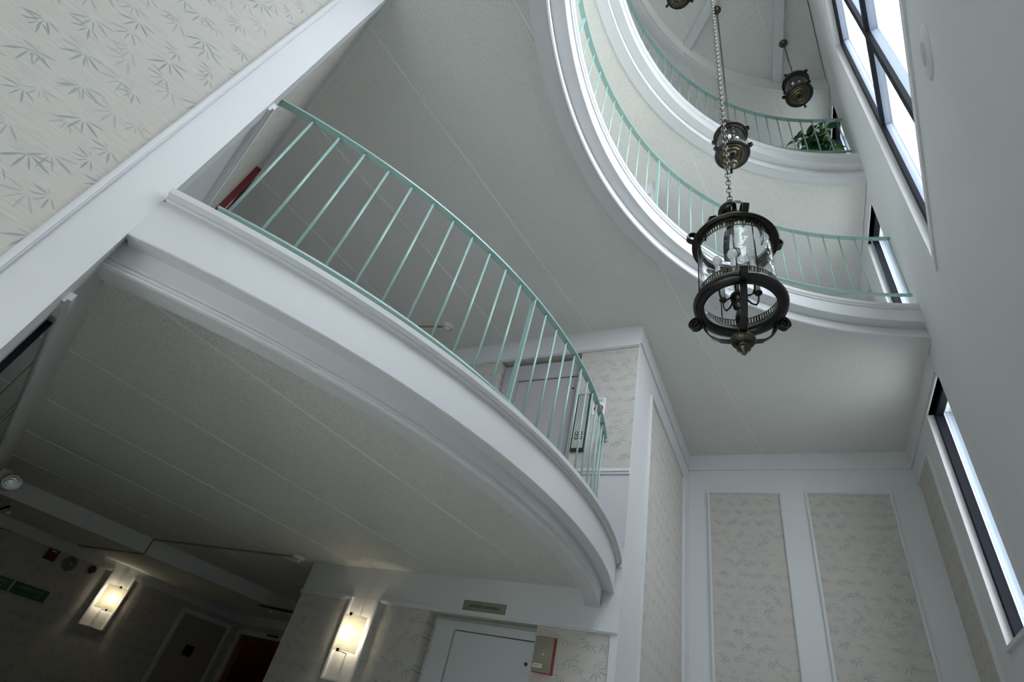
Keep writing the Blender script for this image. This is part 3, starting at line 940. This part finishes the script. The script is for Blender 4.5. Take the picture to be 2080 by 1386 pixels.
def make_lantern():
    """origin at the centre of the bottom ring"""
    t = empty('lantern', (0, 0, 0), 0)
    # top ring: broad sloping brim with bright edges
    MB().lathe([(0.150, 0.382), (0.160, 0.388), (0.176, 0.381), (0.184, 0.391), (0.180, 0.409), (0.166, 0.425), (0.150, 0.430), (0.146, 0.405)], 48, closed=True).build('top_ring', M['iron'], t)
    MB().lathe([(0.1825, 0.386), (0.187, 0.389), (0.187, 0.395), (0.1825, 0.399)], 48, closed=True).build('rim_bead', M['brass'], t)
    # bottom ring
    MB().lathe([(0.150, 0.022), (0.164, 0.024), (0.178, 0.010), (0.185, -0.004), (0.180, -0.024), (0.160, -0.032), (0.142, -0.026), (0.139, -0.004)], 48, closed=True).build('bottom_ring', M['iron'], t)
    MB().lathe([(0.153, 0.020), (0.158, 0.026), (0.166, 0.026), (0.164, 0.033), (0.153, 0.032)], 48, closed=True).build('rim_bead', M['brass'], t)
    # pierced galleries: fine uprights between two thin hoops
    for (za, zb) in ((0.030, 0.066), (0.340, 0.383)):
        g = MB()
        for z in (za, zb):
            g.lathe([(0.1575, z - 0.002), (0.1605, z - 0.002), (0.1605, z + 0.002), (0.1575, z + 0.002)], 48, closed=True)
        for k in range(84):
            a = 2 * PI * k / 84
            d = Vector((math.cos(a), math.sin(a), 0)); nn = Vector((-d.y, d.x, 0))
            g.obox(d * 0.159 + Vector((0, 0, (za + zb) / 2)), d * 0.0012, nn * 0.0032, Vector((0, 0, (zb - za) / 2)))
        g.build('gallery', M['brass'], t)
    MB().lathe([(0.153, -0.01), (0.153, 0.395)], 64).build('glass_cylinder', M['lampglass'], t)
    for k in range(4):
        a = R(20 + 90 * k)
        MB().tube([(0.170 * math.cos(a), 0.170 * math.sin(a), 0.012), (0.170 * math.cos(a), 0.170 * math.sin(a), 0.395)], 0.0028, 8).build('tie_rod', M['iron'], t)
    # lower straps with scrolls, meeting at the finial
    for k in range(3):
        a = R(30 + 120 * k)
        d = Vector((math.cos(a), math.sin(a), 0)); nn = Vector((-d.y, d.x, 0))
        prof = [(0.160, -0.020), (0.162, -0.045), (0.150, -0.085), (0.128, -0.125), (0.095, -0.158), (0.055, -0.180), (0.020, -0.188)]
        strap([d * r + Vector((0, 0, z)) for r, z in prof], 0.013, 0.003, nn).build('lower_strap', M['iron'], t)
        sc = [(0.196 + 0.030 * math.cos(q), -0.016 + 0.030 * math.sin(q)) for q in [2 * PI * i / 14 for i in range(14)]]
        m2 = MB().tube([d * r + Vector((0, 0, z)) for r, z in sc], 0, flat=(0.013, 0.0028), up=nn, closed=True)
        sc = [(0.200 + 0.016 * math.cos(q), -0.016 + 0.016 * math.sin(q)) for q in [2 * PI * i / 10 for i in range(10)]]
        m2.tube([d * r + Vector((0, 0, z)) for r, z in sc], 0, flat=(0.013, 0.0024), up=nn, closed=True)
        m2.build('scroll', M['iron'], t)
    # upper straps and scrolls
    for k in range(4):
        a = R(10 + 90 * k)
        d = Vector((math.cos(a), math.sin(a), 0)); nn = Vector((-d.y, d.x, 0))
        prof = [(0.125, 0.428), (0.130, 0.480), (0.126, 0.540), (0.108, 0.590), (0.080, 0.604), (0.058, 0.586), (0.052, 0.545), (0.050, 0.600), (0.044, 0.660)]
        strap([d * r + Vector((0, 0, z)) for r, z in prof], 0.014, 0.003, nn).build('upper_strap', M['iron'], t)
        sc = [(0.182 + 0.028 * math.cos(q), 0.425 + 0.028 * math.sin(q)) for q in [2 * PI * i / 14 for i in range(14)]]
        MB().tube([d * r + Vector((0, 0, z)) for r, z in sc], 0, flat=(0.014, 0.0028), up=nn, closed=True).build('scroll', M['iron'], t)
    # crown cap and loop
    MB().lathe([(0.001, 0.630), (0.046, 0.632), (0.062, 0.648), (0.060, 0.668), (0.044, 0.692), (0.026, 0.706), (0.015, 0.718), (0.008, 0.728), (0.001, 0.730)], 28).build('crown_cap', M['iron'], t)
    lp = MB().tube([(0.016 * math.cos(q), 0, 0.742 + 0.020 * math.sin(q)) for q in [2 * PI * i / 14 for i in range(14)]], 0.003, 6, closed=True)
    lp.build('loop', M['iron'], t)
    # stem and candle cluster
    MB().lathe([(0.001, -0.150), (0.010, -0.148), (0.016, -0.120), (0.022, -0.085), (0.020, -0.055), (0.010, -0.030), (0.012, -0.020), (0.026, -0.012), (0.028, 0.0), (0.012, 0.012), (0.016, 0.024), (0.034, 0.032), (0.036, 0.052), (0.020, 0.064), (0.012, 0.085), (0.009, 0.12), (0.001, 0.121)], 24).build('stem', M['iron'], t)
    MB().tube([(0, 0, 0.12), (0, 0, 0.645)], 0.006, 10).build('stem', M['iron'], t)
    MB().lathe([(0.006, 0.330), (0.024, 0.333), (0.028, 0.345), (0.012, 0.362), (0.006, 0.37)], 20).build('stem_collar', M['iron'], t)
    for k in range(6):
        a = R(15 + 60 * k)
        hi = 0.025 if k % 2 else 0.0
        rr = 0.082
        d = Vector((math.cos(a), math.sin(a), 0))
        prof = [(0.030, 0.042), (0.050, 0.020), (0.068, 0.016), (0.078, 0.035), (rr, 0.065 + hi), (rr, 0.085 + hi)]
        arm = MB().tube([d * r + Vector((0, 0, z)) for r, z in prof], 0.0042, 8)
        arm.build('arm', M['iron'], t)
        cx, cy = d.x * rr, d.y * rr
        MB().lathe([(0.004, 0.082 + hi), (0.015, 0.086 + hi), (0.017, 0.094 + hi), (0.011, 0.100 + hi)], 16, (cx, cy, 0)).build('drip_cup', M['iron'], t)
        cd = MB().lathe([(0.001, 0.097 + hi), (0.011, 0.097 + hi), (0.011, 0.205 + hi), (0.001, 0.206 + hi)], 16, (cx, cy, 0)).build('candle', M['candle'], t)
        MB().lathe([(0.008, 0.205 + hi), (0.017, 0.217 + hi), (0.0215, 0.234 + hi), (0.018, 0.250 + hi), (0.008, 0.266 + hi), (0.001, 0.276 + hi)], 18, (cx, cy, 0)).build('bulb', M['bulb'], cd)
    # finial
    f = MB().lathe([(0.012, -0.180), (0.036, -0.184), (0.046, -0.192), (0.048, -0.200), (0.040, -0.212), (0.020, -0.222), (0.012, -0.228), (0.024, -0.236), (0.026, -0.244), (0.014, -0.254), (0.007, -0.260), (0.010, -0.266), (0.001, -0.276)], 32)
    for k in range(28):
        a = 2 * PI * k / 28
        d = Vector((math.cos(a), math.sin(a), 0))
        f.tube([d * 0.046 + Vector((0, 0, -0.200)), d * 0.039 + Vector((0, 0, -0.2145)), d * 0.022 + Vector((0, 0, -0.2225))], 0.0018, 5)
    f.build('finial', M['brass'], t)
    return t

def chain_mesh(length):
    mb = MB()
    pitch = 0.036
    n = int(length / pitch)
    for i in range(n):
        z = (i + 0.5) * length / n
        pts = []
        for k in range(10):
            q = 2 * PI * k / 10
            u, v = 0.0125 * math.cos(q), 0.0235 * math.sin(q)
            pts.append((u, 0, z + v) if i % 2 == 0 else (0, u, z + v))
        mb.tube(pts, 0.0031, 5, closed=True)
    return mb

lan0 = make_lantern()
spots = [((-0.086, 1.668, 1.668), 10.36, 'big glass lantern on a long chain, lowest and nearest of the hanging lanterns', 10),
         ((-0.106, 3.328, 5.700), 10.33, 'dark bronze glass lantern hung in front of the fourth floor balcony edge', 70),
         ((0.838, 4.215, 8.386), 10.33, 'small bronze lantern hung high up near the plant and great window', 40),
         ((-0.56, 2.56, 9.15), 10.33, 'highest bronze lantern, close under the beamed top ceiling', 10)]
for i, (p, zc, lab, rot) in enumerate(spots):
    o = lan0 if i == 0 else dup(lan0)
    o.location = p
    o.rotation_euler = (0, 0, R(rot))
    tag(o, lab, 'lantern', 'hanging glass lanterns')
plate_ = [(0.142, -0.020), (0.132, -0.010), (0.126, -0.020), (0.118, -0.022), (0.108, -0.006), (0.092, -0.012), (0.086, -0.026), (0.078, -0.028), (0.068, -0.012), (0.054, -0.018), (0.048, -0.034), (0.040, -0.036), (0.030, -0.020), (0.001, -0.022)]
for i, (p, zc, lab, rot) in enumerate(spots):
    o = [q for q in bpy.data.objects if q.get('label') == lab][0]
    ln = zc - (p[2] + 0.76)
    ch = chain_mesh(ln).build('chain', M['chain'], o, (0, 0, 0.755))
    ch['kind'] = 'stuff'
    if i:
        for q in [q for q in o.children if q.name.startswith('lower_strap')]:
            bpy.data.objects.remove(q)
        MB().lathe(plate_, 48).build('bottom_plate', M['brass'], o)
        MB().lathe([(0.150, 0.425), (0.130, 0.432), (0.126, 0.424), (0.118, 0.434), (0.090, 0.446), (0.050, 0.458), (0.001, 0.464)], 40).build('roof_plate', M['iron'], o)
    MB().lathe([(0.001, 0.0), (0.020, 0.0), (0.050, 0.012), (0.066, 0.030), (0.068, 0.040), (0.001, 0.040)], 24).build('canopy', M['brass'], o, (0, 0, zc - 0.03 - p[2]))

# ------------------------------------------------------------------ sconces: white wall channel, bowed frosted glass, brass clips
def make_sconce():
    """origin on the wall at the middle of the panel's lower edge; the room at local -y"""
    t = empty('wall_sconce', (0, 0, 0))
    MB().box(-0.165, 0.165, -0.010, -0.001, 0.0, 0.705).build('back_panel', M['white'], t)
    for s in (-1, 1):
        MB().box(min(s * 0.155, s * 0.178), max(s * 0.155, s * 0.178), -0.034, -0.001, 0.0, 0.70).build('side_moulding', M['white'], t)
    MB().box(-0.155, 0.155, -0.030, -0.010, 0.0, 0.014).build('bottom_moulding', M['white'], t)
    n = 12
    g = MB()
    vs_, fs_ = [], []
    for i in range(n + 1):
        x = -0.138 + 0.276 * i / n
        y = -0.062 - 0.075 * (1 - (x / 0.138) ** 2)
        for (yy, zz) in ((y, 0.225), (y, 0.525), (y + 0.006, 0.525), (y + 0.006, 0.225)):
            vs_.append((x, yy, zz))
    for i in range(n):
        for k in range(4):
            l = (k + 1) % 4
            fs_.append((i * 4 + k, (i + 1) * 4 + k, (i + 1) * 4 + l, i * 4 + l))
    fs_ += [(0, 1, 2, 3), (n * 4 + 3, n * 4 + 2, n * 4 + 1, n * 4)]
    g.add(vs_, fs_).build('glass_shade', M['sconce'], t)
    for z in (0.225, 0.525):
        s = 1 if z > 0.4 else -1
        c = MB().box(-0.013, 0.013, -0.147, -0.136, z - 0.013, z + 0.013)
        c.box(-0.005, 0.005, -0.147, -0.008, z + s * 0.004 - 0.003, z + s * 0.004 + 0.003)
        c.build('clip', M['brass'], t)
    MB().lathe([(0.001, 0.33), (0.014, 0.332), (0.02, 0.36), (0.02, 0.39), (0.012, 0.415), (0.001, 0.42)], 14, (0, -0.098, 0)).build('lamp_bulb', emis('bulb_light', (1.0, 0.87, 0.64), 62.0), t)
    return t
sc = make_sconce()
sc.location = (-3.78, EWY, 0.285)
tag(sc, 'lit frosted glass wall sconce left of the elevator door', 'sconce', 'wall sconces')
sc2 = dup(sc)
sc2.location = (OW[0] + 0.008 + 0.0, OW[1] + 0.222, 0.285)
sc2.rotation_euler = (0, 0, R(AZ_W))
tag(sc2, 'lit frosted glass wall sconce on the dark lobby wall by the signs', 'sconce', 'wall sconces')

# ------------------------------------------------------------------ things on the elevator front
pq = empty('name_plaque', (-2.468, EWY - 0.012, 1.036), 0, 'brushed metal name plaque on the white header above the elevator', 'plaque')
MB().box(-0.212, 0.212, -0.006, 0, -0.043, 0.043).build('plate', M['plaque'], pq)
text('lettering', 'GREENBRIER CONDOMINIUM', 0.031, M['ink'], pq, on_wall(0, 0, -0.0065), sx=0.72)
for s in (-1, 1):
    MB().tube([(s * 0.19, -0.009, 0.0), (s * 0.19, -0.005, 0.0)], 0.004, 8).build('screw', M['steel'], pq)

cp = empty('call_panel', (-1.84, EWY, 0.75), 0, 'steel faced elevator call box with red sides beside ground floor door', 'control panel')
MB().box(-0.08, 0.08, -0.045, 0, -0.124, 0.124).build('box', M['red'], cp)
MB().box(-0.076, 0.076, -0.049, -0.045, -0.120, 0.120).build('face_plate', M['plaque'], cp)
MB().lathe([(0.001, 0.0), (0.012, 0.0), (0.012, 0.006), (0.008, 0.008), (0.001, 0.008)], 18).build('key_switch', M['steel'], cp, (0.0, -0.049, 0.0)).rotation_euler = (R(90), 0, 0)
MB().box(-0.074, 0.004, -0.0505, -0.049, -0.092, -0.066).build('label_strip', M['page'], cp)
text('lettering', 'ELEVATOR', 0.017, M['ink'], cp, on_wall(-0.035, -0.079, -0.0515), sx=0.8)

cp = empty('call_panel', (-1.832, EWY, 2.905), 0, 'tall steel elevator call panel with four buttons on the second floor', 'control panel')
MB().box(-0.072, 0.072, -0.03, 0, -0.345, 0.345).build('box', M['black'], cp)
MB().box(-0.058, 0.060, -0.034, -0.03, -0.318, 0.335).build('face_plate', M['steel'], cp)
for (x, z) in ((-0.018, -0.150), (0.026, -0.150), (-0.018, -0.200), (0.026, -0.200)):
    b = MB().box(x - 0.016, x + 0.016, -0.039, -0.034, z - 0.018, z + 0.018).build('button', M['black'], cp)
    MB().box(x - 0.007, x + 0.007, -0.0405, -0.039, z - 0.008, z + 0.008).build('button_lens', M['page'], b)

sg = empty('paper_notice', (-1.664, EWY, 3.10), 0, 'white paper notice with a red ring beside the second floor call panel', 'notice')
MB().box(-0.07, 0.07, -0.003, 0, -0.105, 0.105).build('sheet', M['page'], sg)
ringm = MB().tube([(0.042 * math.cos(q), -0.004, -0.03 + 0.042 * math.sin(q)) for q in [2 * PI * i / 28 for i in range(28)]], 0, flat=(0.0012, 0.009), up=(0, 1, 0), closed=True)
ringm.build('red_ring', M['red'], sg)
MB().obox((0, -0.004, -0.03), Vector((0.036, 0, -0.02)), Vector((0, 0.001, 0)), Vector((0.003, 0, 0.006))).build('red_bar', M['red'], sg)
mk = MB()
for (x0, x1, z) in ((-0.03, 0.05, 0.088), (-0.03, 0.03, 0.073), (-0.03, 0.055, 0.058), (-0.04, 0.04, -0.092)):
    mk.box(x0, x1, -0.0036, -0.003, z - 0.003, z + 0.003)
mk.build('print', M['ink'], sg)

# ------------------------------------------------------------------ framed red picture on the second floor corridor wall
pf = empty('framed_picture', (P_M[0], P_M[1], 3.35), R(AZ_L), 'dark red framed picture hung on the papered corridor wall', 'picture')
MB().box(2.02, 2.06, -0.05, -0.002, -0.33, 0.42).build('frame', M['darkred'], pf)
MB().box(2.64, 2.68, -0.05, -0.002, -0.33, 0.42).build('frame', M['darkred'], pf)
MB().box(2.06, 2.64, -0.05, -0.002, 0.38, 0.42).build('frame', M['darkred'], pf)
MB().box(2.06, 2.64, -0.05, -0.002, -0.33, -0.29).build('frame', M['darkred'], pf)
MB().box(2.06, 2.64, -0.02, -0.002, -0.29, 0.38).build('print', M['page'], pf)

# ------------------------------------------------------------------ smoke detectors and their surface conduit
def detector(loc, label, runs):
    t = empty('smoke_detector', loc, 0, label, 'smoke detector', 'smoke detectors')
    MB().lathe([(0.001, 0.0), (0.078, 0.0), (0.080, -0.010), (0.074, -0.018), (0.001, -0.018)], 32).build('base', M['ivory'], t)
    MB().lathe([(0.060, -0.018), (0.056, -0.030), (0.048, -0.038), (0.046, -0.046), (0.036, -0.052), (0.034, -0.060), (0.001, -0.062)], 32).build('head', M['ivory'], t)
    v = MB()
    for k in range(10):
        a = 2 * PI * k / 10
        d = Vector((math.cos(a), math.sin(a), 0)); nn = Vector((-d.y, d.x, 0))
        v.obox(d * 0.0475 + Vector((0, 0, -0.042)), d * 0.003, nn * 0.009, Vector((0, 0, 0.003)))
    v.build('vents', M['black'], t)
    for pts in runs:
        MB().tube([(p[0] - loc[0], p[1] - loc[1], p[2] - loc[2]) for p in pts], 0, flat=(0.010, 0.007), up=(0, 0, 1)).build('conduit', M['olive'], t)
    return t
detector((-4.74, 4.14, Z1), 'ivory smoke detector under the second floor balcony, conduit running left',
         [[(-4.82, 4.135, Z1 - 0.009), (-7.17, 3.985, Z1 - 0.009)], [(-7.19, 3.985, Z1 - 0.0), (-7.19, 3.985, 1.085)], [(-7.19, 3.985, 1.077), (-8.60, 3.91, 1.077)]])
detector((-3.68, 3.84, Z2), 'ivory smoke detector on the second floor ceiling behind railing', [[(-3.76, 3.83, Z2 - 0.009), (-5.2, 3.55, Z2 - 0.009)]])

# ------------------------------------------------------------------ round speaker on the right wall
us = (1.525 - OA[1]) / math.sin(R(AZ_S))
spk = empty('wall_speaker', (OA[0] + dA.x * us, OA[1] + dA.y * us, 3.09), R(AZ_S), 'round white speaker grille set flush in the right wall by window', 'speaker')
pl = MB().lathe([(0.001, 0.010), (0.100, 0.010), (0.108, 0.006), (0.140, 0.006), (0.148, 0.003), (0.148, 0.0), (0.001, 0.0)], 44).build('rim', M['wall'], spk)
pl.rotation_euler = (R(-90), 0, 0)
pl.scale = (1.0, 0.62, 1.5)
gr = MB().lathe([(0.001, 0.013), (0.060, 0.013), (0.066, 0.010), (0.001, 0.010)], 32).build('grille', paint('speaker_mesh', (0.52, 0.525, 0.525), 0.7, 0.3, 300), spk)
gr.rotation_euler = (R(-90), 0, 0)
gr.scale = (1.0, 0.62, 1.5)
for k in range(4):
    a = R(45 + 90 * k)
    s_ = MB().tube([(0, 0.004, 0), (0, 0.008, 0)], 0.004, 8).build('screw', M['steel'], spk, (0.125 * math.cos(a), 0, 0.078 * math.sin(a)))

# ------------------------------------------------------------------ things on the lobby wall
def on_lobby(name, u, z, label, cat):
    d = Vector((math.cos(R(AZ_W)), math.sin(R(AZ_W)), 0))
    return empty(name, (OW[0] + d.x * u, OW[1] + d.y * u, z), R(AZ_W), label, cat)
t = on_lobby('alarm_box', -0.765, 0.878, 'dark red fire alarm box high on the lobby wall', 'alarm')
MB().box(-0.068, 0.068, -0.04, 0, -0.066, 0.066).build('box', M['darkred'], t, bevel=0.004)
MB().box(-0.03, 0.03, -0.044, -0.04, 0.034, 0.056).build('strobe', M['steel'], t)
t = on_lobby('alarm_bell', -0.50, 0.862, 'pale round bell disc on the lobby wall between red box and camera', 'bell')
q = MB().lathe([(0.001, 0.035), (0.03, 0.034), (0.05, 0.026), (0.066, 0.012), (0.085, 0.006), (0.09, 0.0), (0.001, 0.0)], 32).build('gong', paint('cream_bell', (0.17, 0.16, 0.125), 0.45), t)
q.rotation_euler = (R(90), 0, 0)
q = MB().lathe([(0.001, 0.046), (0.012, 0.045), (0.016, 0.036), (0.001, 0.034)], 16).build('nut', M['steel'], t)
q.rotation_euler = (R(90), 0, 0)
t = on_lobby('security_camera', -0.21, 0.888, 'small black dome security camera beside the lobby wall sconce', 'camera')
q = MB().lathe([(0.001, 0.02), (0.060, 0.02), (0.066, 0.0), (0.001, 0.0)], 28).build('mount', M['steel'], t)
q.rotation_euler = (R(90), 0, 0)
q = MB().lathe([(0.050, 0.02), (0.048, 0.040), (0.036, 0.058), (0.018, 0.067), (0.001, 0.069)], 28).build('dome', M['black'], t)
q.rotation_euler = (R(90), 0, 0)
for (u, lab, wd) in ((-0.69, 'green emergency exit sign with white letters, nearer the sconce', 0.21), (-1.145, 'green sign with white letters cut by the picture edge', 0.215)):
    t = on_lobby('exit_sign', u, 0.437, lab, 'sign')
    t['group'] = 'green lobby signs'
    MB().box(-wd, wd, -0.008, 0, -0.066, 0.066).build('plate', M['green'], t)
    text('lettering', 'EMERGENCY EXIT', 0.044, M['signtext'], t, on_wall(0.0, 0.022, -0.009), sx=0.86)
    MB().box(0.08, 0.12, -0.0095, -0.008, -0.034, -0.026).add([(0.12, -0.009, -0.044), (0.14, -0.009, -0.030), (0.12, -0.009, -0.016)], [(0, 1, 2)]).build('arrow', M['signtext'], t)

t = on_lobby('loose_cable', -1.38, 0.93, 'yellow loose cable tacked on the lobby wall above the green signs', 'cable')
MB().tube([(-0.16, -0.006, -0.03), (-0.10, -0.007, 0.0), (-0.03, -0.007, 0.022), (0.04, -0.007, 0.020), (0.13, -0.006, 0.030)], 0.005, 8).build('sheath', paint('yellow_cable', (0.22, 0.21, 0.04), 0.5), t)

# emergency light by the mirror
t = empty('emergency_light', (-6.62, 2.02, 1.05), R(AZ_L), 'clear round emergency lamp head on a white box above the mirror end', 'light')
MB().box(-0.16, 0.16, -0.06, 0.02, -0.07, 0.09).build('housing', M['ivory'], t, bevel=0.008)
hd = MB().lathe([(0.03, 0.0), (0.065, 0.02), (0.085, 0.06), (0.088, 0.085), (0.080, 0.09), (0.074, 0.085)], 28).build('lamp_head', M['steel'], t, (0.06, -0.06, 0.03))
_v = Matrix.Rotation(-R(AZ_L), 3, 'Z') @ Vector((0.93, -0.28, -0.24))
hd.rotation_euler = _v.to_track_quat('Z', 'Y').to_euler()
ln_ = MB().lathe([(0.001, 0.094), (0.03, 0.093), (0.06, 0.089), (0.078, 0.082)], 28)
for k in range(3):
    ln_.lathe([(0.02 + 0.02 * k, 0.0945 - 0.002 * k), (0.024 + 0.02 * k, 0.097 - 0.002 * k), (0.028 + 0.02 * k, 0.0935 - 0.002 * k)], 24)
lo = ln_.build('lens', paint('ribbed_clear_lens', (0.55, 0.57, 0.58), 0.12, 1.0, 45, 0.1, metal=0.85), t, (-0.10, -0.10, 0.02))
lo.rotation_euler = hd.rotation_euler

# ceiling light bars in the dropped lobby ceiling
def rail_light(p0, p1, label):
    c = ((p0[0] + p1[0]) / 2, (p0[1] + p1[1]) / 2, 1.0)
    t = empty('ceiling_light', c, 0, label, 'light')
    a = Vector((p0[0] - c[0], p0[1] - c[1], 0)); b_ = Vector((p1[0] - c[0], p1[1] - c[1], 0))
    MB().tube([a, b_], 0.018, 10).build('bar', M['black'], t)
    MB().tube([a + Vector((0, 0, -0.02)), b_ + Vector((0, 0, -0.02))], 0.007, 8).build('lens', M['steel'], t)
    for k in (0.2, 0.8):
        m_ = a.lerp(b_, k)
        MB().tube([m_, m_ + Vector((0, 0, 0.27 if c[0] > -7 else 0.085))], 0.005, 8).build('hanger', M['steel'], t)
        MB().ball(m_ + Vector((0.06, 0.04, -0.03)), 0.022, 12, 8).build('glass_drop', M['bulb'], t)
    return t
rail_light((-6.62, 5.50), (-5.95, 5.62), 'thin dark ceiling light bar seen beside the elevator wall edge')
rail_light((-8.3, 2.72), (-7.42, 2.52), 'thin dark ceiling light bar below the emergency lamp')

# ------------------------------------------------------------------ ficus on the fourth floor landing
fp = empty('potted_ficus', (1.13, 5.30, 7.51), 0, 'potted dark green ficus behind the fourth floor railing by the right wall', 'plant')
MB().lathe([(0.001, 0.0), (0.13, 0.0), (0.17, 0.30), (0.18, 0.32), (0.165, 0.32), (0.15, 0.29), (0.001, 0.28)], 28).build('pot', M['pot'], fp)
st = MB()
tips = []
for k in range(16):
    a = R(360 * k / 16 + random.uniform(-12, 12))
    rr = random.uniform(0.15, 0.72)
    h = random.uniform(0.6, 1.75) - 0.75 * (rr - 0.15)
    dx = rr * math.cos(a) * (1.0 if math.cos(a) < 0 else 0.22)
    dy = rr * math.sin(a) * (0.75 if math.sin(a) > 0 else 0.4)
    pts = [(0, 0, 0.28), (dx * 0.25, dy * 0.25, 0.28 + h * 0.45), (dx * 0.65, dy * 0.65, 0.28 + h * 0.85), (dx, dy, 0.28 + h)]
    st.tube(pts, 0.006, 6)
    tips.append(pts)
st.build('stems', M['stem'], fp)
def leaf_mesh(name, mat):
    mb = MB()
    n = 5
    vs_, fs_ = [], []
    for i in range(n + 1):
        tt = i / n
        wd = 0.026 * math.sin(PI * min(1, tt ** 0.8)) + 0.0006
        zc = 0.012 * math.sin(PI * tt) - 0.018 * tt * tt
        vs_ += [(-wd, 0.095 * tt, zc + 0.006), (0, 0.095 * tt, zc), (wd, 0.095 * tt, zc + 0.006)]
    for i in range(n):
        for k in range(2):
            fs_.append((i * 3 + k, i * 3 + k + 1, (i + 1) * 3 + k + 1, (i + 1) * 3 + k))
    mb.add(vs_, fs_, True)
    return mb.build('leaf', mat, fp)
lf = [leaf_mesh('leaf', M['leaf']), leaf_mesh('leaf', M['leaf2'])]
for k in range(290):
    pts = tips[k % 16]
    tt = random.uniform(0.25, 1.0)
    seg = min(2, int(tt * 3)); f_ = tt * 3 - seg
    a_, b_ = Vector(pts[seg]), Vector(pts[seg + 1])
    p = a_.lerp(b_, f_) + Vector((random.uniform(-.08, .08), random.uniform(-.06, .06), random.uniform(-.08, .08)))
    src = lf[1] if (random.random() < 0.22 and p.z < 0.8) else lf[0]
    o = src if (k < 2 and src is lf[k]) else src.copy()
    if o is not src:
        COL.objects.link(o)
    o.parent = fp
    o.location = p
    o.rotation_euler = (random.uniform(-1.2, 0.5), random.uniform(-0.6, 0.6), random.uniform(0, 2 * PI))
    s_ = random.uniform(1.3, 2.2)
    o.scale = (s_, s_, s_)
# ------------------------------------------------------------------ lift everything from lens height to floor height
for o in scene.objects:
    if o.parent is None:
        if o.type == 'MESH' and o.rotation_euler.z == 0 and o.location.length == 0:
            o.location.z = H0
        else:
            m = o.matrix_basis.copy()
            o.location.z += H0
